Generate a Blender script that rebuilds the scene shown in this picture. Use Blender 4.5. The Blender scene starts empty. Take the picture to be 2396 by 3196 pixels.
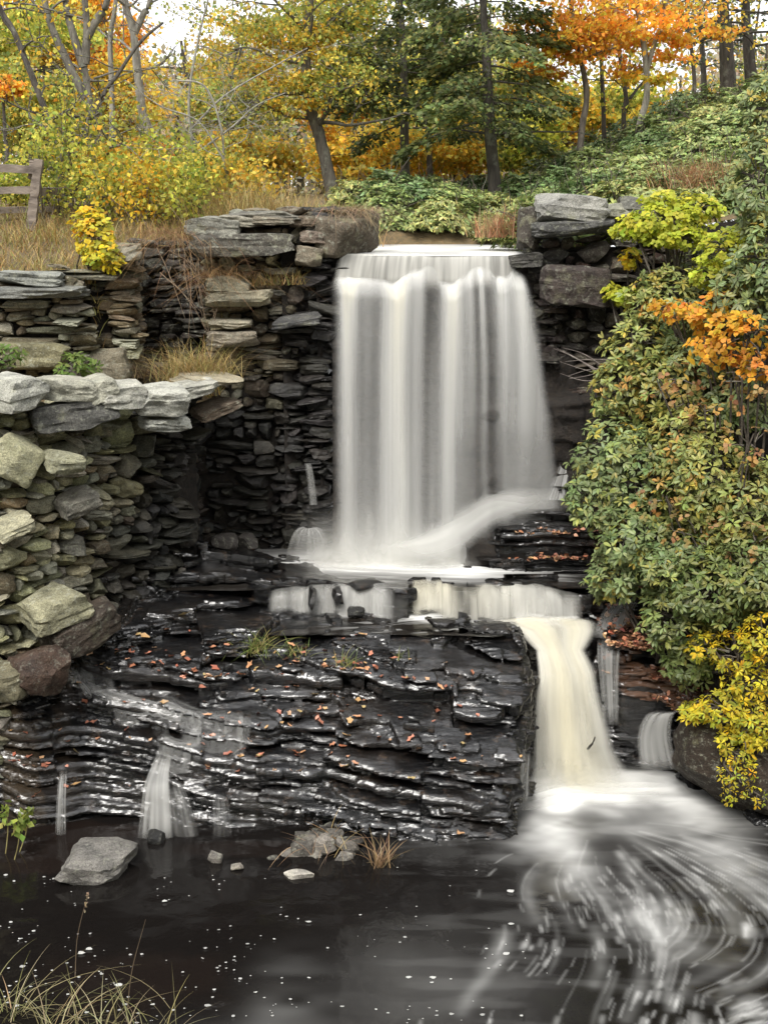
import bpy, math, random
import numpy as np
from math import radians, sin, cos, tan, pi

random.seed(7)
R = np.random.default_rng(7)
scene = bpy.context.scene
COL = scene.collection

# ------------------------------------------------------------------ camera
CZ, PITCH, FPX = 6.0, radians(13.2), 4170.0       # metres above the pool, downward pitch, focal length in photo pixels
cd = bpy.data.cameras.new('camera')
cam = bpy.data.objects.new('camera', cd)
COL.objects.link(cam)
cam.location = (0, 0, CZ)
cam.rotation_euler = (pi / 2 - PITCH, 0, 0)
cd.sensor_fit = 'VERTICAL'
cd.sensor_height = 36.0
cd.lens = 36.0 * FPX / 3196.0
cd.clip_end = 2000
scene.camera = cam
cp, sp = cos(PITCH), sin(PITCH)


def pw(px, py, d):
    """world point seen at photo pixel (px, py) at distance d along Y"""
    rx, ry = (px - 1198) / FPX, (1598 - py) / FPX
    t = d / (cp + ry * sp)
    return np.array((rx * t, d, CZ + t * (-sp + ry * cp)))


def pz(px, py, z):
    ry = (1598 - py) / FPX
    t = (z - CZ) / (-sp + ry * cp)
    return np.array(((px - 1198) / FPX * t, t * (cp + ry * sp), z))


# ------------------------------------------------------------------ noise
def _h(ix, iy, iz, seed):
    n = (ix.astype(np.uint32) * np.uint32(374761393) + iy.astype(np.uint32) * np.uint32(668265263)
         + iz.astype(np.uint32) * np.uint32(2147483647) + np.uint32((seed * 974711) & 0xffffffff))
    n = (n ^ (n >> np.uint32(13))) * np.uint32(1274126177)
    n = (n ^ (n >> np.uint32(16))) * np.uint32(2246822519)
    n ^= n >> np.uint32(15)
    return (n & np.uint32(0xffffff)).astype(np.float32) / float(0xffffff)


def n3(x, y, z, seed=0):
    x, y, z = np.broadcast_arrays(np.asarray(x, np.float32), np.asarray(y, np.float32), np.asarray(z, np.float32))
    fx, fy, fz = np.floor(x), np.floor(y), np.floor(z)
    ix, iy, iz = fx.astype(np.int64), fy.astype(np.int64), fz.astype(np.int64)
    u, v, w = x - fx, y - fy, z - fz
    u, v, w = u * u * (3 - 2 * u), v * v * (3 - 2 * v), w * w * (3 - 2 * w)
    r = 0
    for a in (0, 1):
        for b in (0, 1):
            for c in (0, 1):
                r = r + (u if a else 1 - u) * (v if b else 1 - v) * (w if c else 1 - w) * _h(ix + a, iy + b, iz + c, seed)
    return r * 2 - 1


def n2(x, y, seed=0):
    x, y = np.broadcast_arrays(np.asarray(x, np.float32), np.asarray(y, np.float32))
    fx, fy = np.floor(x), np.floor(y)
    ix, iy = fx.astype(np.int64), fy.astype(np.int64)
    u, v = x - fx, y - fy
    u, v = u * u * (3 - 2 * u), v * v * (3 - 2 * v)
    z = np.zeros_like(ix)
    r = 0
    for a in (0, 1):
        for b in (0, 1):
            r = r + (u if a else 1 - u) * (v if b else 1 - v) * _h(ix + a, iy + b, z, seed)
    return r * 2 - 1


def fb2(x, y, seed=0, o=4):
    return sum(n2(np.asarray(x) * 2.03 ** k, np.asarray(y) * 2.03 ** k, seed + k * 17) * .5 ** k for k in range(o))


def fb3(x, y, z, seed=0, o=3):
    return sum(n3(x * 2.03 ** k, y * 2.03 ** k, z * 2.03 ** k, seed + k * 17) * .5 ** k for k in range(o))


def cellv(x, y, seed):
    ix, iy = np.floor(x).astype(np.int64), np.floor(y).astype(np.int64)
    return _h(ix, iy, np.zeros_like(ix), seed) * 2 - 1


def ss(a, b, x):
    t = np.clip((np.asarray(x, float) - a) / (b - a), 0, 1)
    return t * t * (3 - 2 * t)


# ------------------------------------------------------------------ mesh accumulation
class MB:
    def __init__(self):
        self.V, self.L, self.T, self.C, self.n = [], [], [], [], 0

    def add(self, V, F, col=(.5, .5, .5, 0)):
        V = np.asarray(V, np.float32).reshape(-1, 3)
        F = np.asarray(F, np.int64)
        col = np.asarray(col, np.float32)
        if col.ndim == 1:
            col = np.broadcast_to(col, (len(V), len(col)))
        if col.shape[1] == 3:
            col = np.concatenate([col, np.zeros((len(V), 1), np.float32)], 1)
        self.V.append(V)
        self.C.append(col)
        self.L.append((F + self.n).ravel())
        self.T.append(np.full(len(F), F.shape[1], np.int64))
        self.n += len(V)
        return self

    def build(self, name, mat, parent=None, smooth=True, sharp=0):
        me = bpy.data.meshes.new(name)
        V, L, T, C = (np.concatenate(a) for a in (self.V, self.L, self.T, self.C))
        me.vertices.add(len(V))
        me.vertices.foreach_set('co', V.ravel())
        me.loops.add(len(L))
        me.loops.foreach_set('vertex_index', L.astype(np.int32))
        me.polygons.add(len(T))
        me.polygons.foreach_set('loop_start', (np.cumsum(T) - T).astype(np.int32))
        me.polygons.foreach_set('loop_total', T.astype(np.int32))
        me.polygons.foreach_set('use_smooth', np.full(len(T), smooth))
        a = me.color_attributes.new('col', 'FLOAT_COLOR', 'POINT')
        a.data.foreach_set('color', np.ascontiguousarray(C, np.float32).ravel())
        me.materials.append(mat)
        me.update(calc_edges=True)
        if sharp: me.set_sharp_from_angle(angle=radians(sharp))
        o = bpy.data.objects.new(name, me)
        COL.objects.link(o)
        if parent is not None:
            o.parent = parent
            o.matrix_parent_inverse = parent_inv(parent)
        return o


def parent_inv(p):
    from mathutils import Matrix
    return Matrix.LocRotScale(p.location, p.rotation_euler, p.scale).inverted()


def tag(o, label=None, cat=None, group=None, kind=None):
    if label: o['label'] = label
    if cat: o['category'] = cat
    if group: o['group'] = group
    if kind: o['kind'] = kind
    return o


def thing(name, label, cat, loc=(0, 0, 0), group=None):
    o = bpy.data.objects.new(name, None)
    o.empty_display_size = .2
    COL.objects.link(o)
    o.location = tuple(float(v) for v in loc)
    return tag(o, label, cat, group)


def grid(nu, nv):
    i = np.arange(nu * nv).reshape(nu, nv)
    return np.stack([i[:-1, :-1], i[1:, :-1], i[1:, 1:], i[:-1, 1:]], -1).reshape(-1, 4)


# ------------------------------------------------------------------ materials
def newmat(name):
    m = bpy.data.materials.new(name)
    m.use_nodes = True
    nt = m.node_tree
    nt.nodes.clear()
    return m, nt


def N(nt, t, **kw):
    n = nt.nodes.new('ShaderNode' + t)
    for k, v in kw.items():
        if k.startswith('i_'):
            n.inputs[k[2:].replace('_', ' ')].default_value = v
        elif isinstance(k, str) and hasattr(n, k):
            setattr(n, k, v)
    return n


def link(nt, a, b):
    nt.links.new(a, b)


def mathn(nt, op, a, b=None, clamp=False):
    n = nt.nodes.new('ShaderNodeMath')
    n.operation = op
    n.use_clamp = clamp
    for i, v in enumerate((a, b)):
        if v is None: continue
        if isinstance(v, (int, float)): n.inputs[i].default_value = v
        else: nt.links.new(v, n.inputs[i])
    return n.outputs[0]


def mixc(nt, fac, a, b, mode='MIX'):
    n = nt.nodes.new('ShaderNodeMix')
    n.data_type = 'RGBA'
    n.blend_type = mode
    for s, v in ((n.inputs[0], fac), (n.inputs[6], a), (n.inputs[7], b)):
        if isinstance(v, (int, float)): s.default_value = v
        elif isinstance(v, tuple): s.default_value = v if len(v) == 4 else (*v, 1)
        else: nt.links.new(v, s)
    return n.outputs[2]


def ramp(nt, v, p0, p1, c0=(0, 0, 0, 1), c1=(1, 1, 1, 1)):
    n = nt.nodes.new('ShaderNodeValToRGB')
    e = n.color_ramp.elements
    e[0].position, e[1].position, e[0].color, e[1].color = p0, p1, c0, c1
    nt.links.new(v, n.inputs[0])
    return n.outputs[0]


def noise(nt, scale, detail=5, rough=.55, mapping=None, dist=0.0):
    tc = nt.nodes.new('ShaderNodeTexCoord')
    n = nt.nodes.new('ShaderNodeTexNoise')
    n.inputs['Scale'].default_value = scale
    n.inputs['Detail'].default_value = detail
    n.inputs['Roughness'].default_value = rough
    n.inputs['Distortion'].default_value = dist
    if mapping:
        mp = nt.nodes.new('ShaderNodeMapping')
        mp.inputs['Scale'].default_value = mapping
        nt.links.new(tc.outputs['Object'], mp.inputs[0])
        nt.links.new(mp.outputs[0], n.inputs['Vector'])
    else:
        nt.links.new(tc.outputs['Object'], n.inputs['Vector'])
    return n.outputs['Fac']


def bump(nt, h, strength, dist, normal=None):
    b = nt.nodes.new('ShaderNodeBump')
    b.inputs['Strength'].default_value = strength
    b.inputs['Distance'].default_value = dist
    nt.links.new(h, b.inputs['Height'])
    if normal is not None: nt.links.new(normal, b.inputs['Normal'])
    return b.outputs[0]


def finish(nt, shader):
    o = nt.nodes.new('ShaderNodeOutputMaterial')
    nt.links.new(shader, o.inputs['Surface'])


def attr(nt):
    a = nt.nodes.new('ShaderNodeAttribute')
    a.attribute_name = 'col'
    return a


def m_stone():
    m, nt = newmat('dry_stone')
    a = attr(nt)
    wet = a.outputs['Alpha']
    dry = mathn(nt, 'SUBTRACT', 1.0, wet, True)
    big = noise(nt, 5, 8, .65)
    fine = noise(nt, 38, 6, .7)
    strata = noise(nt, 9, 6, .6, (1.0, 1.0, 5.5), .4)
    v = ramp(nt, big, .3, .7, (.5, .5, .5, 1), (1.5, 1.46, 1.4, 1))
    c = mixc(nt, 1.0, a.outputs['Color'], v, 'MULTIPLY')
    v2 = ramp(nt, strata, .35, .65, (.62, .6, .58, 1), (1.25, 1.25, 1.25, 1))
    c = mixc(nt, .35, c, v2, 'MULTIPLY')
    spk = ramp(nt, noise(nt, 75, 4, .7), .38, .62, (.55, .55, .53, 1), (1.5, 1.5, 1.45, 1))
    c = mixc(nt, .75, c, spk, 'MULTIPLY')
    lm = mathn(nt, 'MULTIPLY', ramp(nt, noise(nt, 16, 9, .75), .53, .63), dry)
    c = mixc(nt, mathn(nt, 'MULTIPLY', lm, .6), c, (.36, .365, .29))
    lm2 = mathn(nt, 'MULTIPLY', ramp(nt, noise(nt, 3.1, 9, .7), .57, .66), dry)
    c = mixc(nt, mathn(nt, 'MULTIPLY', lm2, .45), c, (.24, .24, .14))
    dk = ramp(nt, fine, .32, .5, (.45, .45, .45, 1), (1, 1, 1, 1))
    c = mixc(nt, .7, c, dk, 'MULTIPLY')
    p = N(nt, 'BsdfPrincipled')
    p.inputs['Specular IOR Level'].default_value = .3
    link(nt, c, p.inputs['Base Color'])
    rr = mathn(nt, 'SUBTRACT', .92, mathn(nt, 'MULTIPLY', wet, .62))
    link(nt, mathn(nt, 'ADD', rr, mathn(nt, 'MULTIPLY', mathn(nt, 'SUBTRACT', big, .5), .3), True), p.inputs['Roughness'])
    nb = bump(nt, strata, .4, .02)
    nb = bump(nt, big, .7, .06, nb)
    nb = bump(nt, fine, .75, .014, nb)
    link(nt, nb, p.inputs['Normal'])
    finish(nt, p.outputs[0])
    return m


def m_ledge():
    m, nt = newmat('wet_slate')
    big = noise(nt, 1.6, 6, .6)
    st = noise(nt, 5, 9, .65, (.8, 1.0, 8.0), .6)
    fine = noise(nt, 30, 8, .72, (.6, 1.0, 2.2), .3)
    c = mixc(nt, ramp(nt, big, .45, .65), (.004, .004, .0043), (.011, .009, .0075))
    c = mixc(nt, ramp(nt, noise(nt, 7, 8, .7), .56, .68), c, (.04, .028, .02))
    a = attr(nt)
    c = mixc(nt, a.outputs['Alpha'], c, mixc(nt, 1, a.outputs['Color'], ramp(nt, fine, .3, .7, (.5, .5, .5, 1), (1.4, 1.4, 1.4, 1)), 'MULTIPLY'))
    p = N(nt, 'BsdfPrincipled')
    link(nt, c, p.inputs['Base Color'])
    r = ramp(nt, noise(nt, 8, 9, .8), .38, .62, (.03, .03, .03, 1), (.26, .26, .26, 1))
    link(nt, r, p.inputs['Roughness'])
    p.inputs['Specular IOR Level'].default_value = .3
    p.inputs['Coat Weight'].default_value = 1.0
    p.inputs['Coat IOR'].default_value = 1.68
    p.inputs['Coat Roughness'].default_value = .16
    link(nt, bump(nt, noise(nt, 22, 4, .6, (.5, 1, 1.5)), .3, .01, bump(nt, noise(nt, 7, 4, .55, (.5, 1, 1.5)), .55, .04)), p.inputs['Coat Normal'])
    link(nt, ramp(nt, noise(nt, 5.5, 8, .72, (.45, 1, 2.4)), .36, .62), p.inputs['Coat Weight'])
    nb = bump(nt, st, .5, .025)
    nb = bump(nt, noise(nt, 8, 7, .7, (.6, 1, 2.2)), .7, .035, nb)
    nb = bump(nt, fine, .35, .006, nb)
    link(nt, nb, p.inputs['Normal'])
    finish(nt, p.outputs[0])
    return m


def m_leaf(name, rough=.5, trans=.35, spec=.4):
    m, nt = newmat(name)
    a = attr(nt)
    p = N(nt, 'BsdfPrincipled')
    p.inputs['Roughness'].default_value = rough
    p.inputs['Specular IOR Level'].default_value = spec
    link(nt, a.outputs['Color'], p.inputs['Base Color'])
    t = N(nt, 'BsdfTranslucent')
    link(nt, a.outputs['Color'], t.inputs[0])
    mx = N(nt, 'MixShader')
    mx.inputs[0].default_value = trans
    link(nt, p.outputs[0], mx.inputs[1])
    link(nt, t.outputs[0], mx.inputs[2])
    finish(nt, mx.outputs[0])
    return m


def m_bark():
    m, nt = newmat('bark')
    a = attr(nt)
    st = noise(nt, 14, 7, .7, (1, 1, .22), .5)
    c = mixc(nt, 1, a.outputs['Color'], ramp(nt, st, .35, .65, (.45, .43, .42, 1), (1.45, 1.45, 1.42, 1)), 'MULTIPLY')
    c = mixc(nt, mathn(nt, 'MULTIPLY', ramp(nt, noise(nt, 5, 8, .7), .55, .63), .45), c, (.24, .255, .2))
    p = N(nt, 'BsdfPrincipled')
    link(nt, c, p.inputs['Base Color'])
    p.inputs['Roughness'].default_value = .9
    link(nt, bump(nt, st, .8, .03), p.inputs['Normal'])
    finish(nt, p.outputs[0])
    return m


def m_wood():
    m, nt = newmat('weathered_wood')
    st = noise(nt, 9, 8, .7, (.25, 1, 1), .4)
    c = mixc(nt, ramp(nt, st, .35, .68), (.07, .055, .045), (.27, .225, .185))
    p = N(nt, 'BsdfPrincipled')
    link(nt, c, p.inputs['Base Color'])
    p.inputs['Roughness'].default_value = .9
    link(nt, bump(nt, st, .7, .02), p.inputs['Normal'])
    finish(nt, p.outputs[0])
    return m


def m_soil(name, c0, c1, c2):
    m, nt = newmat(name)
    a, b = noise(nt, 2.2, 8, .7), noise(nt, 17, 8, .75)
    c = mixc(nt, ramp(nt, a, .38, .62), c0, c1)
    c = mixc(nt, ramp(nt, b, .48, .62), c, c2)
    p = N(nt, 'BsdfPrincipled')
    link(nt, c, p.inputs['Base Color'])
    p.inputs['Roughness'].default_value = .95
    nb = bump(nt, a, .7, .12)
    link(nt, bump(nt, b, .8, .04, nb), p.inputs['Normal'])
    finish(nt, p.outputs[0])
    return m


def m_silk():
    """silky falling water: white, its cover of what lies behind read from the attribute"""
    m, nt = newmat('falling_water')
    a = attr(nt)
    d = N(nt, 'BsdfDiffuse')
    link(nt, a.outputs['Color'], d.inputs[0])
    t = N(nt, 'BsdfTranslucent')
    link(nt, a.outputs['Color'], t.inputs[0])
    mx = N(nt, 'MixShader')
    mx.inputs[0].default_value = .4
    link(nt, d.outputs[0], mx.inputs[1])
    link(nt, t.outputs[0], mx.inputs[2])
    tr = N(nt, 'BsdfTransparent')
    m2 = N(nt, 'MixShader')
    link(nt, a.outputs['Alpha'], m2.inputs[0])
    link(nt, tr.outputs[0], m2.inputs[1])
    link(nt, mx.outputs[0], m2.inputs[2])
    finish(nt, m2.outputs[0])
    return m


def m_water(name, rough, bs, mapping, foam=(.68, .68, .66)):
    m, nt = newmat(name)
    a = attr(nt)
    p = N(nt, 'BsdfPrincipled')
    link(nt, a.outputs['Color'], p.inputs['Base Color'])
    p.inputs['Roughness'].default_value = rough
    p.inputs['IOR'].default_value = 1.33
    link(nt, bump(nt, noise(nt, 4, 4, .5, mapping), bs, .03), p.inputs['Normal'])
    d = N(nt, 'BsdfDiffuse')
    d.inputs[0].default_value = (*foam, 1)
    mx = N(nt, 'MixShader')
    link(nt, mathn(nt, 'ADD', a.outputs['Alpha'], 0.0, True), mx.inputs[0])
    link(nt, p.outputs[0], mx.inputs[1])
    link(nt, d.outputs[0], mx.inputs[2])
    tr = N(nt, 'BsdfTransparent')
    m2 = N(nt, 'MixShader')
    link(nt, mathn(nt, 'MULTIPLY', a.outputs['Alpha'], -1.0, True), m2.inputs[0])
    link(nt, mx.outputs[0], m2.inputs[1])
    link(nt, tr.outputs[0], m2.inputs[2])
    finish(nt, m2.outputs[0])
    return m


STONE, LEDGE, BARK, WOOD = m_stone(), m_ledge(), m_bark(), m_wood()
LEAF = m_leaf('leaf', .55, .5, .25)
GLOSSY = m_leaf('evergreen_leaf', .42, .22, .34)
GRASS = m_leaf('dry_grass', .7, .3, .2)
WETLEAF = m_leaf('fallen_leaf', .35, .05, .5)
SILK = m_silk()
POOLM = m_water('pool_water', .1, .25, (1, 1, 1))
RUNM = m_water('stream_water', .16, .5, (.6, 1.6, 1))
SOIL = m_soil('leaf_litter_ground', (.1, .075, .04), (.16, .12, .06), (.2, .13, .06))
EARTH = m_soil('dark_earth', (.011, .009, .007), (.018, .014, .011), (.03, .022, .015))

# ------------------------------------------------------------------ shape builders
_ico = {}


def ico(n):
    if n not in _ico:
        import bmesh
        bm = bmesh.new()
        bmesh.ops.create_icosphere(bm, subdivisions=n, radius=1)
        bm.verts.ensure_lookup_table()
        _ico[n] = (np.array([v.co[:] for v in bm.verts]), np.array([[v.index for v in f.verts] for f in bm.faces]))
        bm.free()
    return _ico[n]


def rotm(rx, ry, rz):
    a, b, c = cos(rx), cos(ry), cos(rz)
    d, e, f = sin(rx), sin(ry), sin(rz)
    X = np.array([[1, 0, 0], [0, a, -d], [0, d, a]])
    Y = np.array([[b, 0, e], [0, 1, 0], [-e, 0, b]])
    Z = np.array([[c, -f, 0], [f, c, 0], [0, 0, 1]])
    return Z @ Y @ X


def rock(dims, seed, sub=3, cuts=9, k=5.0, rough=.05, top=True):
    r = np.random.default_rng(seed)
    P, F = ico(sub)
    q = P / (np.abs(P) ** k).sum(1, keepdims=True) ** (1 / k)
    for i in range(cuts):
        n = r.normal(size=3)
        n /= np.linalg.norm(n)
        o = (q @ n).max() * r.uniform(.6, .88)
        e = q @ n - o
        q = q - np.where(e > 0, e, 0)[:, None] * n
    off = r.uniform(0, 100, 3)
    w = fb3(q[:, 0] * 1.6 + off[0], q[:, 1] * 1.6 + off[1], q[:, 2] * 1.6 + off[2], seed % 1000, 4)
    st = n3(q[:, 0] * .8 + off[0], q[:, 1] * .8, q[:, 2] * 5 + off[1], seed % 991)
    fine = n3(q[:, 0] * 7 + off[2], q[:, 1] * 7, q[:, 2] * 9 + off[0], seed % 977)
    q = q * (1 + rough * 1.3 * w + rough * .9 * st + rough * .3 * fine)[:, None]
    return q * (np.asarray(dims) / 2), F


def tube(path, rad, sides=8, seed=0, wob=0.0):
    P = np.asarray(path, float)
    rad = np.broadcast_to(np.asarray(rad, float), (len(P),))
    T = np.gradient(P, axis=0)
    T /= np.linalg.norm(T, axis=1, keepdims=True) + 1e-9
    ref = np.where(np.abs(T[:, 2:3]) > .9, np.array([[1., 0, 0]]), np.array([[0, 0, 1.]]))
    A = np.cross(T, ref)
    A /= np.linalg.norm(A, axis=1, keepdims=True) + 1e-9
    B = np.cross(T, A)
    th = np.linspace(0, 2 * pi, sides, endpoint=False)
    rr = rad[:, None] * (1 + (wob * n2(np.arange(len(P))[:, None] * .9 + seed, th[None] * 1.3, seed) if wob else 0))
    V = P[:, None] + (A[:, None] * np.cos(th)[None, :, None] + B[:, None] * np.sin(th)[None, :, None]) * rr[..., None]
    i = np.arange(len(P) * sides).reshape(len(P), sides)
    j = np.roll(i, -1, 1)
    F = np.stack([i[:-1], j[:-1], j[1:], i[1:]], -1).reshape(-1, 4)
    return V.reshape(-1, 3), F


def smooth_path(P, n):
    P = np.asarray(P, float)
    t = np.linspace(0, len(P) - 1, n)
    i = np.clip(t.astype(int), 0, len(P) - 2)
    u = (t - i)[:, None]
    Q = np.concatenate([2 * P[:1] - P[1:2], P, 2 * P[-1:] - P[-2:-1]])
    a, b, c, d = Q[i], Q[i + 1], Q[i + 2], Q[i + 3]
    return .5 * (2 * b + (c - a) * u + (2 * a - 5 * b + 4 * c - d) * u ** 2 + (3 * b - a - 3 * c + d) * u ** 3)


# leaf templates: x = width, y = length, z = normal
L_SMALL = (np.array([[0, 0, 0], [-.36, .5, .08], [0, 1, -.06], [.36, .5, .08]]), np.array([[0, 3, 2], [0, 2, 1]]))
L_BROAD = (np.array([[0, 0, 0], [-.42, .3, .07], [-.3, .72, .03], [0, 1, -.1], [.3, .72, .03], [.42, .3, .07], [0, .5, -.02]]),
           np.array([[0, 6, 1], [1, 6, 2], [2, 6, 3], [3, 6, 4], [4, 6, 5], [5, 6, 0]]))
L_RHODO = (np.array([[0, 0, 0], [-.13, .28, .03], [0, .28, 0], [.13, .28, .03], [-.17, .66, .02], [0, .66, -.03], [.17, .66, .02], [0, 1, -.14]]),
           np.array([[0, 2, 1], [0, 3, 2], [1, 2, 5], [1, 5, 4], [2, 3, 6], [2, 6, 5], [4, 5, 7], [5, 6, 7]]))
L_NEEDLE = (np.array([[-.22, 0, 0], [.22, 0, 0], [.3, .6, -.02], [0, 1, -.1], [-.3, .6, -.02]]), np.array([[0, 1, 2], [0, 2, 4], [4, 2, 3]]))


def unit(v):
    return v / (np.linalg.norm(v, axis=-1, keepdims=True) + 1e-9)


def leaves(mb, tpl, pos, dirs, nrm, size, col):
    TV, TF = tpl
    n = len(pos)
    y = unit(dirs)
    x = unit(np.cross(y, nrm))
    z = np.cross(x, y)
    M = np.stack([x, y, z], 1)
    V = pos[:, None] + (TV[None] @ M) * np.asarray(size).reshape(-1, 1, 1)
    F = (TF[None] + (np.arange(n) * len(TV))[:, None, None]).reshape(-1, TF.shape[1])
    mb.add(V.reshape(-1, 3), F, np.repeat(col, len(TV), 0))


BRIGHT = [1.0]


def pick(pal, n, r, var=.22):
    w = np.array([p[1] for p in pal], float)
    c = np.array([p[0] for p in pal], float)[r.choice(len(pal), n, p=w / w.sum())]
    return np.clip(c * BRIGHT[0] * (1 + r.normal(0, var, (n, 1))) * (1 + r.normal(0, .07, (n, 3))), .003, .95)


def rand_dirs(n, r, up=0.0, flat=1.0):
    v = r.normal(size=(n, 3))
    v[:, 2] = v[:, 2] * flat + up
    return unit(v)


def cloud(mb, c, rad, n, r, pal, size, tpl=L_SMALL, sub=18, spread=.3, flat=.55, var=.22, hang=-.2):
    """leaves gathered in clumps through an ellipsoid, with gaps between the clumps"""
    rad = np.asarray(rad, float)
    s = unit(r.normal(size=(sub, 3))) * (r.uniform(.15, 1, (sub, 1)) ** .5)
    k = r.integers(0, sub, n)
    off = r.normal(size=(n, 3)) * spread * np.array([1, 1, flat])
    pos = np.asarray(c) + (s[k] + off) * rad
    tone = r.uniform(.65, 1.3, (sub, 1))
    col = pick(pal, n, r, var) * tone[k]
    leaves(mb, tpl, pos, rand_dirs(n, r, hang), rand_dirs(n, r, .9), size * r.uniform(.6, 1.3, n), col)
    return np.asarray(c) + s * rad


def blades(mb, root, dirs, length, width, bend, col, seg=4):
    """grass blades: bent tapering strips"""
    n = len(root)
    t = np.linspace(0, 1, seg + 1)
    up = np.array([0, 0, 1.])
    side = unit(np.cross(dirs, up) + 1e-4)
    h = unit(dirs * np.array([1, 1, 0]) + 1e-5)
    P = root[:, None] + dirs[:, None] * (t[None, :, None] * length[:, None, None]) \
        + (h[:, None] * .7 - up * .55) * (t[None, :, None] ** 2.2) * (bend * length)[:, None, None]
    w = (width[:, None] * (1 - t[None] ** 1.5 * .93))[..., None] * side[:, None]
    V = np.stack([P - w, P + w], 2).reshape(n, -1, 3)
    i = np.arange(seg) * 2
    f = np.stack([i, i + 1, i + 3, i + 2], -1)
    F = (f[None] + (np.arange(n) * (seg + 1) * 2)[:, None, None]).reshape(-1, 4)
    mb.add(V.reshape(-1, 3), F, np.repeat(col, (seg + 1) * 2, 0))


# ================================================================== BEDROCK LEDGE (layered slate, real overhangs)
CTRL = []


def cpt(px, py, z, less=0.0):
    w = pz(px, py, z)
    CTRL.append((w[0], w[1], z - less))


STEP = .31
for a in [(1000, 1945, 1.53), (1300, 1965, 1.53), (1560, 1985, 1.52), (1680, 2030, 1.46), (1300, 2050, 1.46), (900, 2010, 1.5),
          (850, 1945, 1.6), (1600, 2250, .95), (1200, 2250, .95), (800, 2250, .92), (1580, 2400, .6), (1200, 2400, .58), (800, 2400, .55),
          (1560, 2560, .22), (1200, 2520, .25), (800, 2500, .25), (1560, 2650, -.08), (1200, 2620, -.02), (800, 2590, -.02),
          (300, 1950, 1.75), (600, 1900, 1.72), (200, 2120, 1.22), (500, 2080, 1.36), (0, 2250, 1.0), (100, 2400, .55), (0, 2560, .02), (400, 2250, .92),
          (500, 2420, .45), (480, 2570, -.04), (250, 2560, -.02), (240, 2420, .45), (-150, 2400, .7), (-150, 2570, .05), (1450, 2130, 1.22), (700, 2130, 1.25)]:
    cpt(*a)
for a in [(600, 1800, 1.92, .08), (600, 1750, 1.95, .25), (800, 1790, 1.9, STEP), (1000, 1790, 1.84, STEP), (1300, 1790, 1.78, STEP), (1700, 1790, 1.8, STEP),
          (800, 1700, 1.84, STEP), (1300, 1690, 1.76, STEP), (1000, 1840, 1.88, STEP), (1500, 1840, 1.82, STEP)]:
    cpt(*a)
# right-hand rocks above and beside the chute, plus hidden ground
CTRL += [(1.9, 13.9, 1.42), (2.05, 13.5, 1.3), (2.45, 13.6, 1.5), (2.9, 13.6, 1.35), (2.5, 14.1, 1.72 - STEP), (3.1, 14.2, 1.9 - STEP), (3.4, 13.5, 1.3),
         (3.5, 12.9, .75), (3.8, 12.4, .55), (4.2, 12.0, .6), (4.2, 13.5, 1.9), (3.9, 11.6, .1), (4.3, 15.5, 3.2 - STEP), (3.0, 15.3, 2.4 - STEP), (1.4, 11.5, -.3), (0, 11.3, -.35), (-2, 11.2, -.35),
         (-4.3, 11.3, -.3), (-4.4, 13.5, 1.6), (-3.6, 14.5, 2.0 - STEP), (-2.5, 15.8, 2.0 - STEP), (2.2, 15.4, 2.1 - STEP)]
CT = np.array(CTRL)


def rbf_fit(C):
    D = np.linalg.norm(C[:, None, :2] - C[None, :, :2], axis=-1)
    n = len(C)
    A = np.zeros((n + 3, n + 3))
    A[:n, :n] = D ** 2 * np.log(D + 1e-9) + np.eye(n) * .02
    A[:n, n], A[:n, n + 1:] = 1, C[:, :2]
    A[n, :n], A[n + 1:, :n] = 1, C[:, :2].T
    return np.linalg.solve(A, np.concatenate([C[:, 2], np.zeros(3)]))


RW = rbf_fit(CT)


def step_edge(x):
    return 14.04 + .16 * n2(x * 1.5, 0 * x, 5) + .09 * cellv(x * 2.7 + .3, 0 * x + .5, 6) + .03 * n2(x * 9, 0 * x, 8)


def land(x, y):
    r = RW[-3] + RW[-2] * x + RW[-1] * y
    for (cx, cy, _), w in zip(CT, RW[:-3]):
        d2 = (x - cx) ** 2 + (y - cy) ** 2
        r = r + w * .5 * d2 * np.log(d2 + 1e-12)
    edge = step_edge(x)
    r = r + STEP * ss(-.03, .05, y - edge) * ss(-1.7, -1.2, x) + STEP * ss(-.5, .5, y - edge) * (1 - ss(-1.7, -1.2, x))
    r = r + .06 * cellv(x * 3.3, y * 4, 71) * ss(.0, .06, y - edge) * (1 - ss(.12, .25, y - edge)) * ss(-1.7, -1.2, x) * (1 - ss(1.9, 2.1, x))
    bmp = np.exp(-((x - 1.72) / .82) ** 4 - ((y - 15.0 - .1 * x) / .42) ** 4)
    r = r + (.2 + .36 * ss(.9, 1.7, x)) * bmp + .12 * bmp * ss(1.5, 2.2, x)
    return r


POOL = np.array([(1.08, 10.5), (1.16, 11.75), (1.3, 12.4), (1.56, 13.15), (1.62, 13.33), (2.25, 13.36), (2.38, 13.42), (3.1, 13.38), (3.28, 13.0), (3.55, 12.5), (3.75, 12.1), (4.6, 11.2), (4.6, 10.5)])


def poly_sd(x, y, P):
    d = np.full(x.shape, 1e9)
    ins = np.zeros(x.shape, bool)
    for i in range(len(P)):
        a, b = P[i], P[(i + 1) % len(P)]
        e = b - a
        t = np.clip(((x - a[0]) * e[0] + (y - a[1]) * e[1]) / (e @ e), 0, 1)
        d = np.minimum(d, np.hypot(x - a[0] - t * e[0], y - a[1] - t * e[1]))
        c = (a[1] > y) != (b[1] > y)
        ins ^= c & (x < (b[0] - a[0]) * (y - a[1]) / (b[1] - a[1] + 1e-12) + a[0])
    return np.where(ins, -d, d)


LRES = .018


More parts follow.
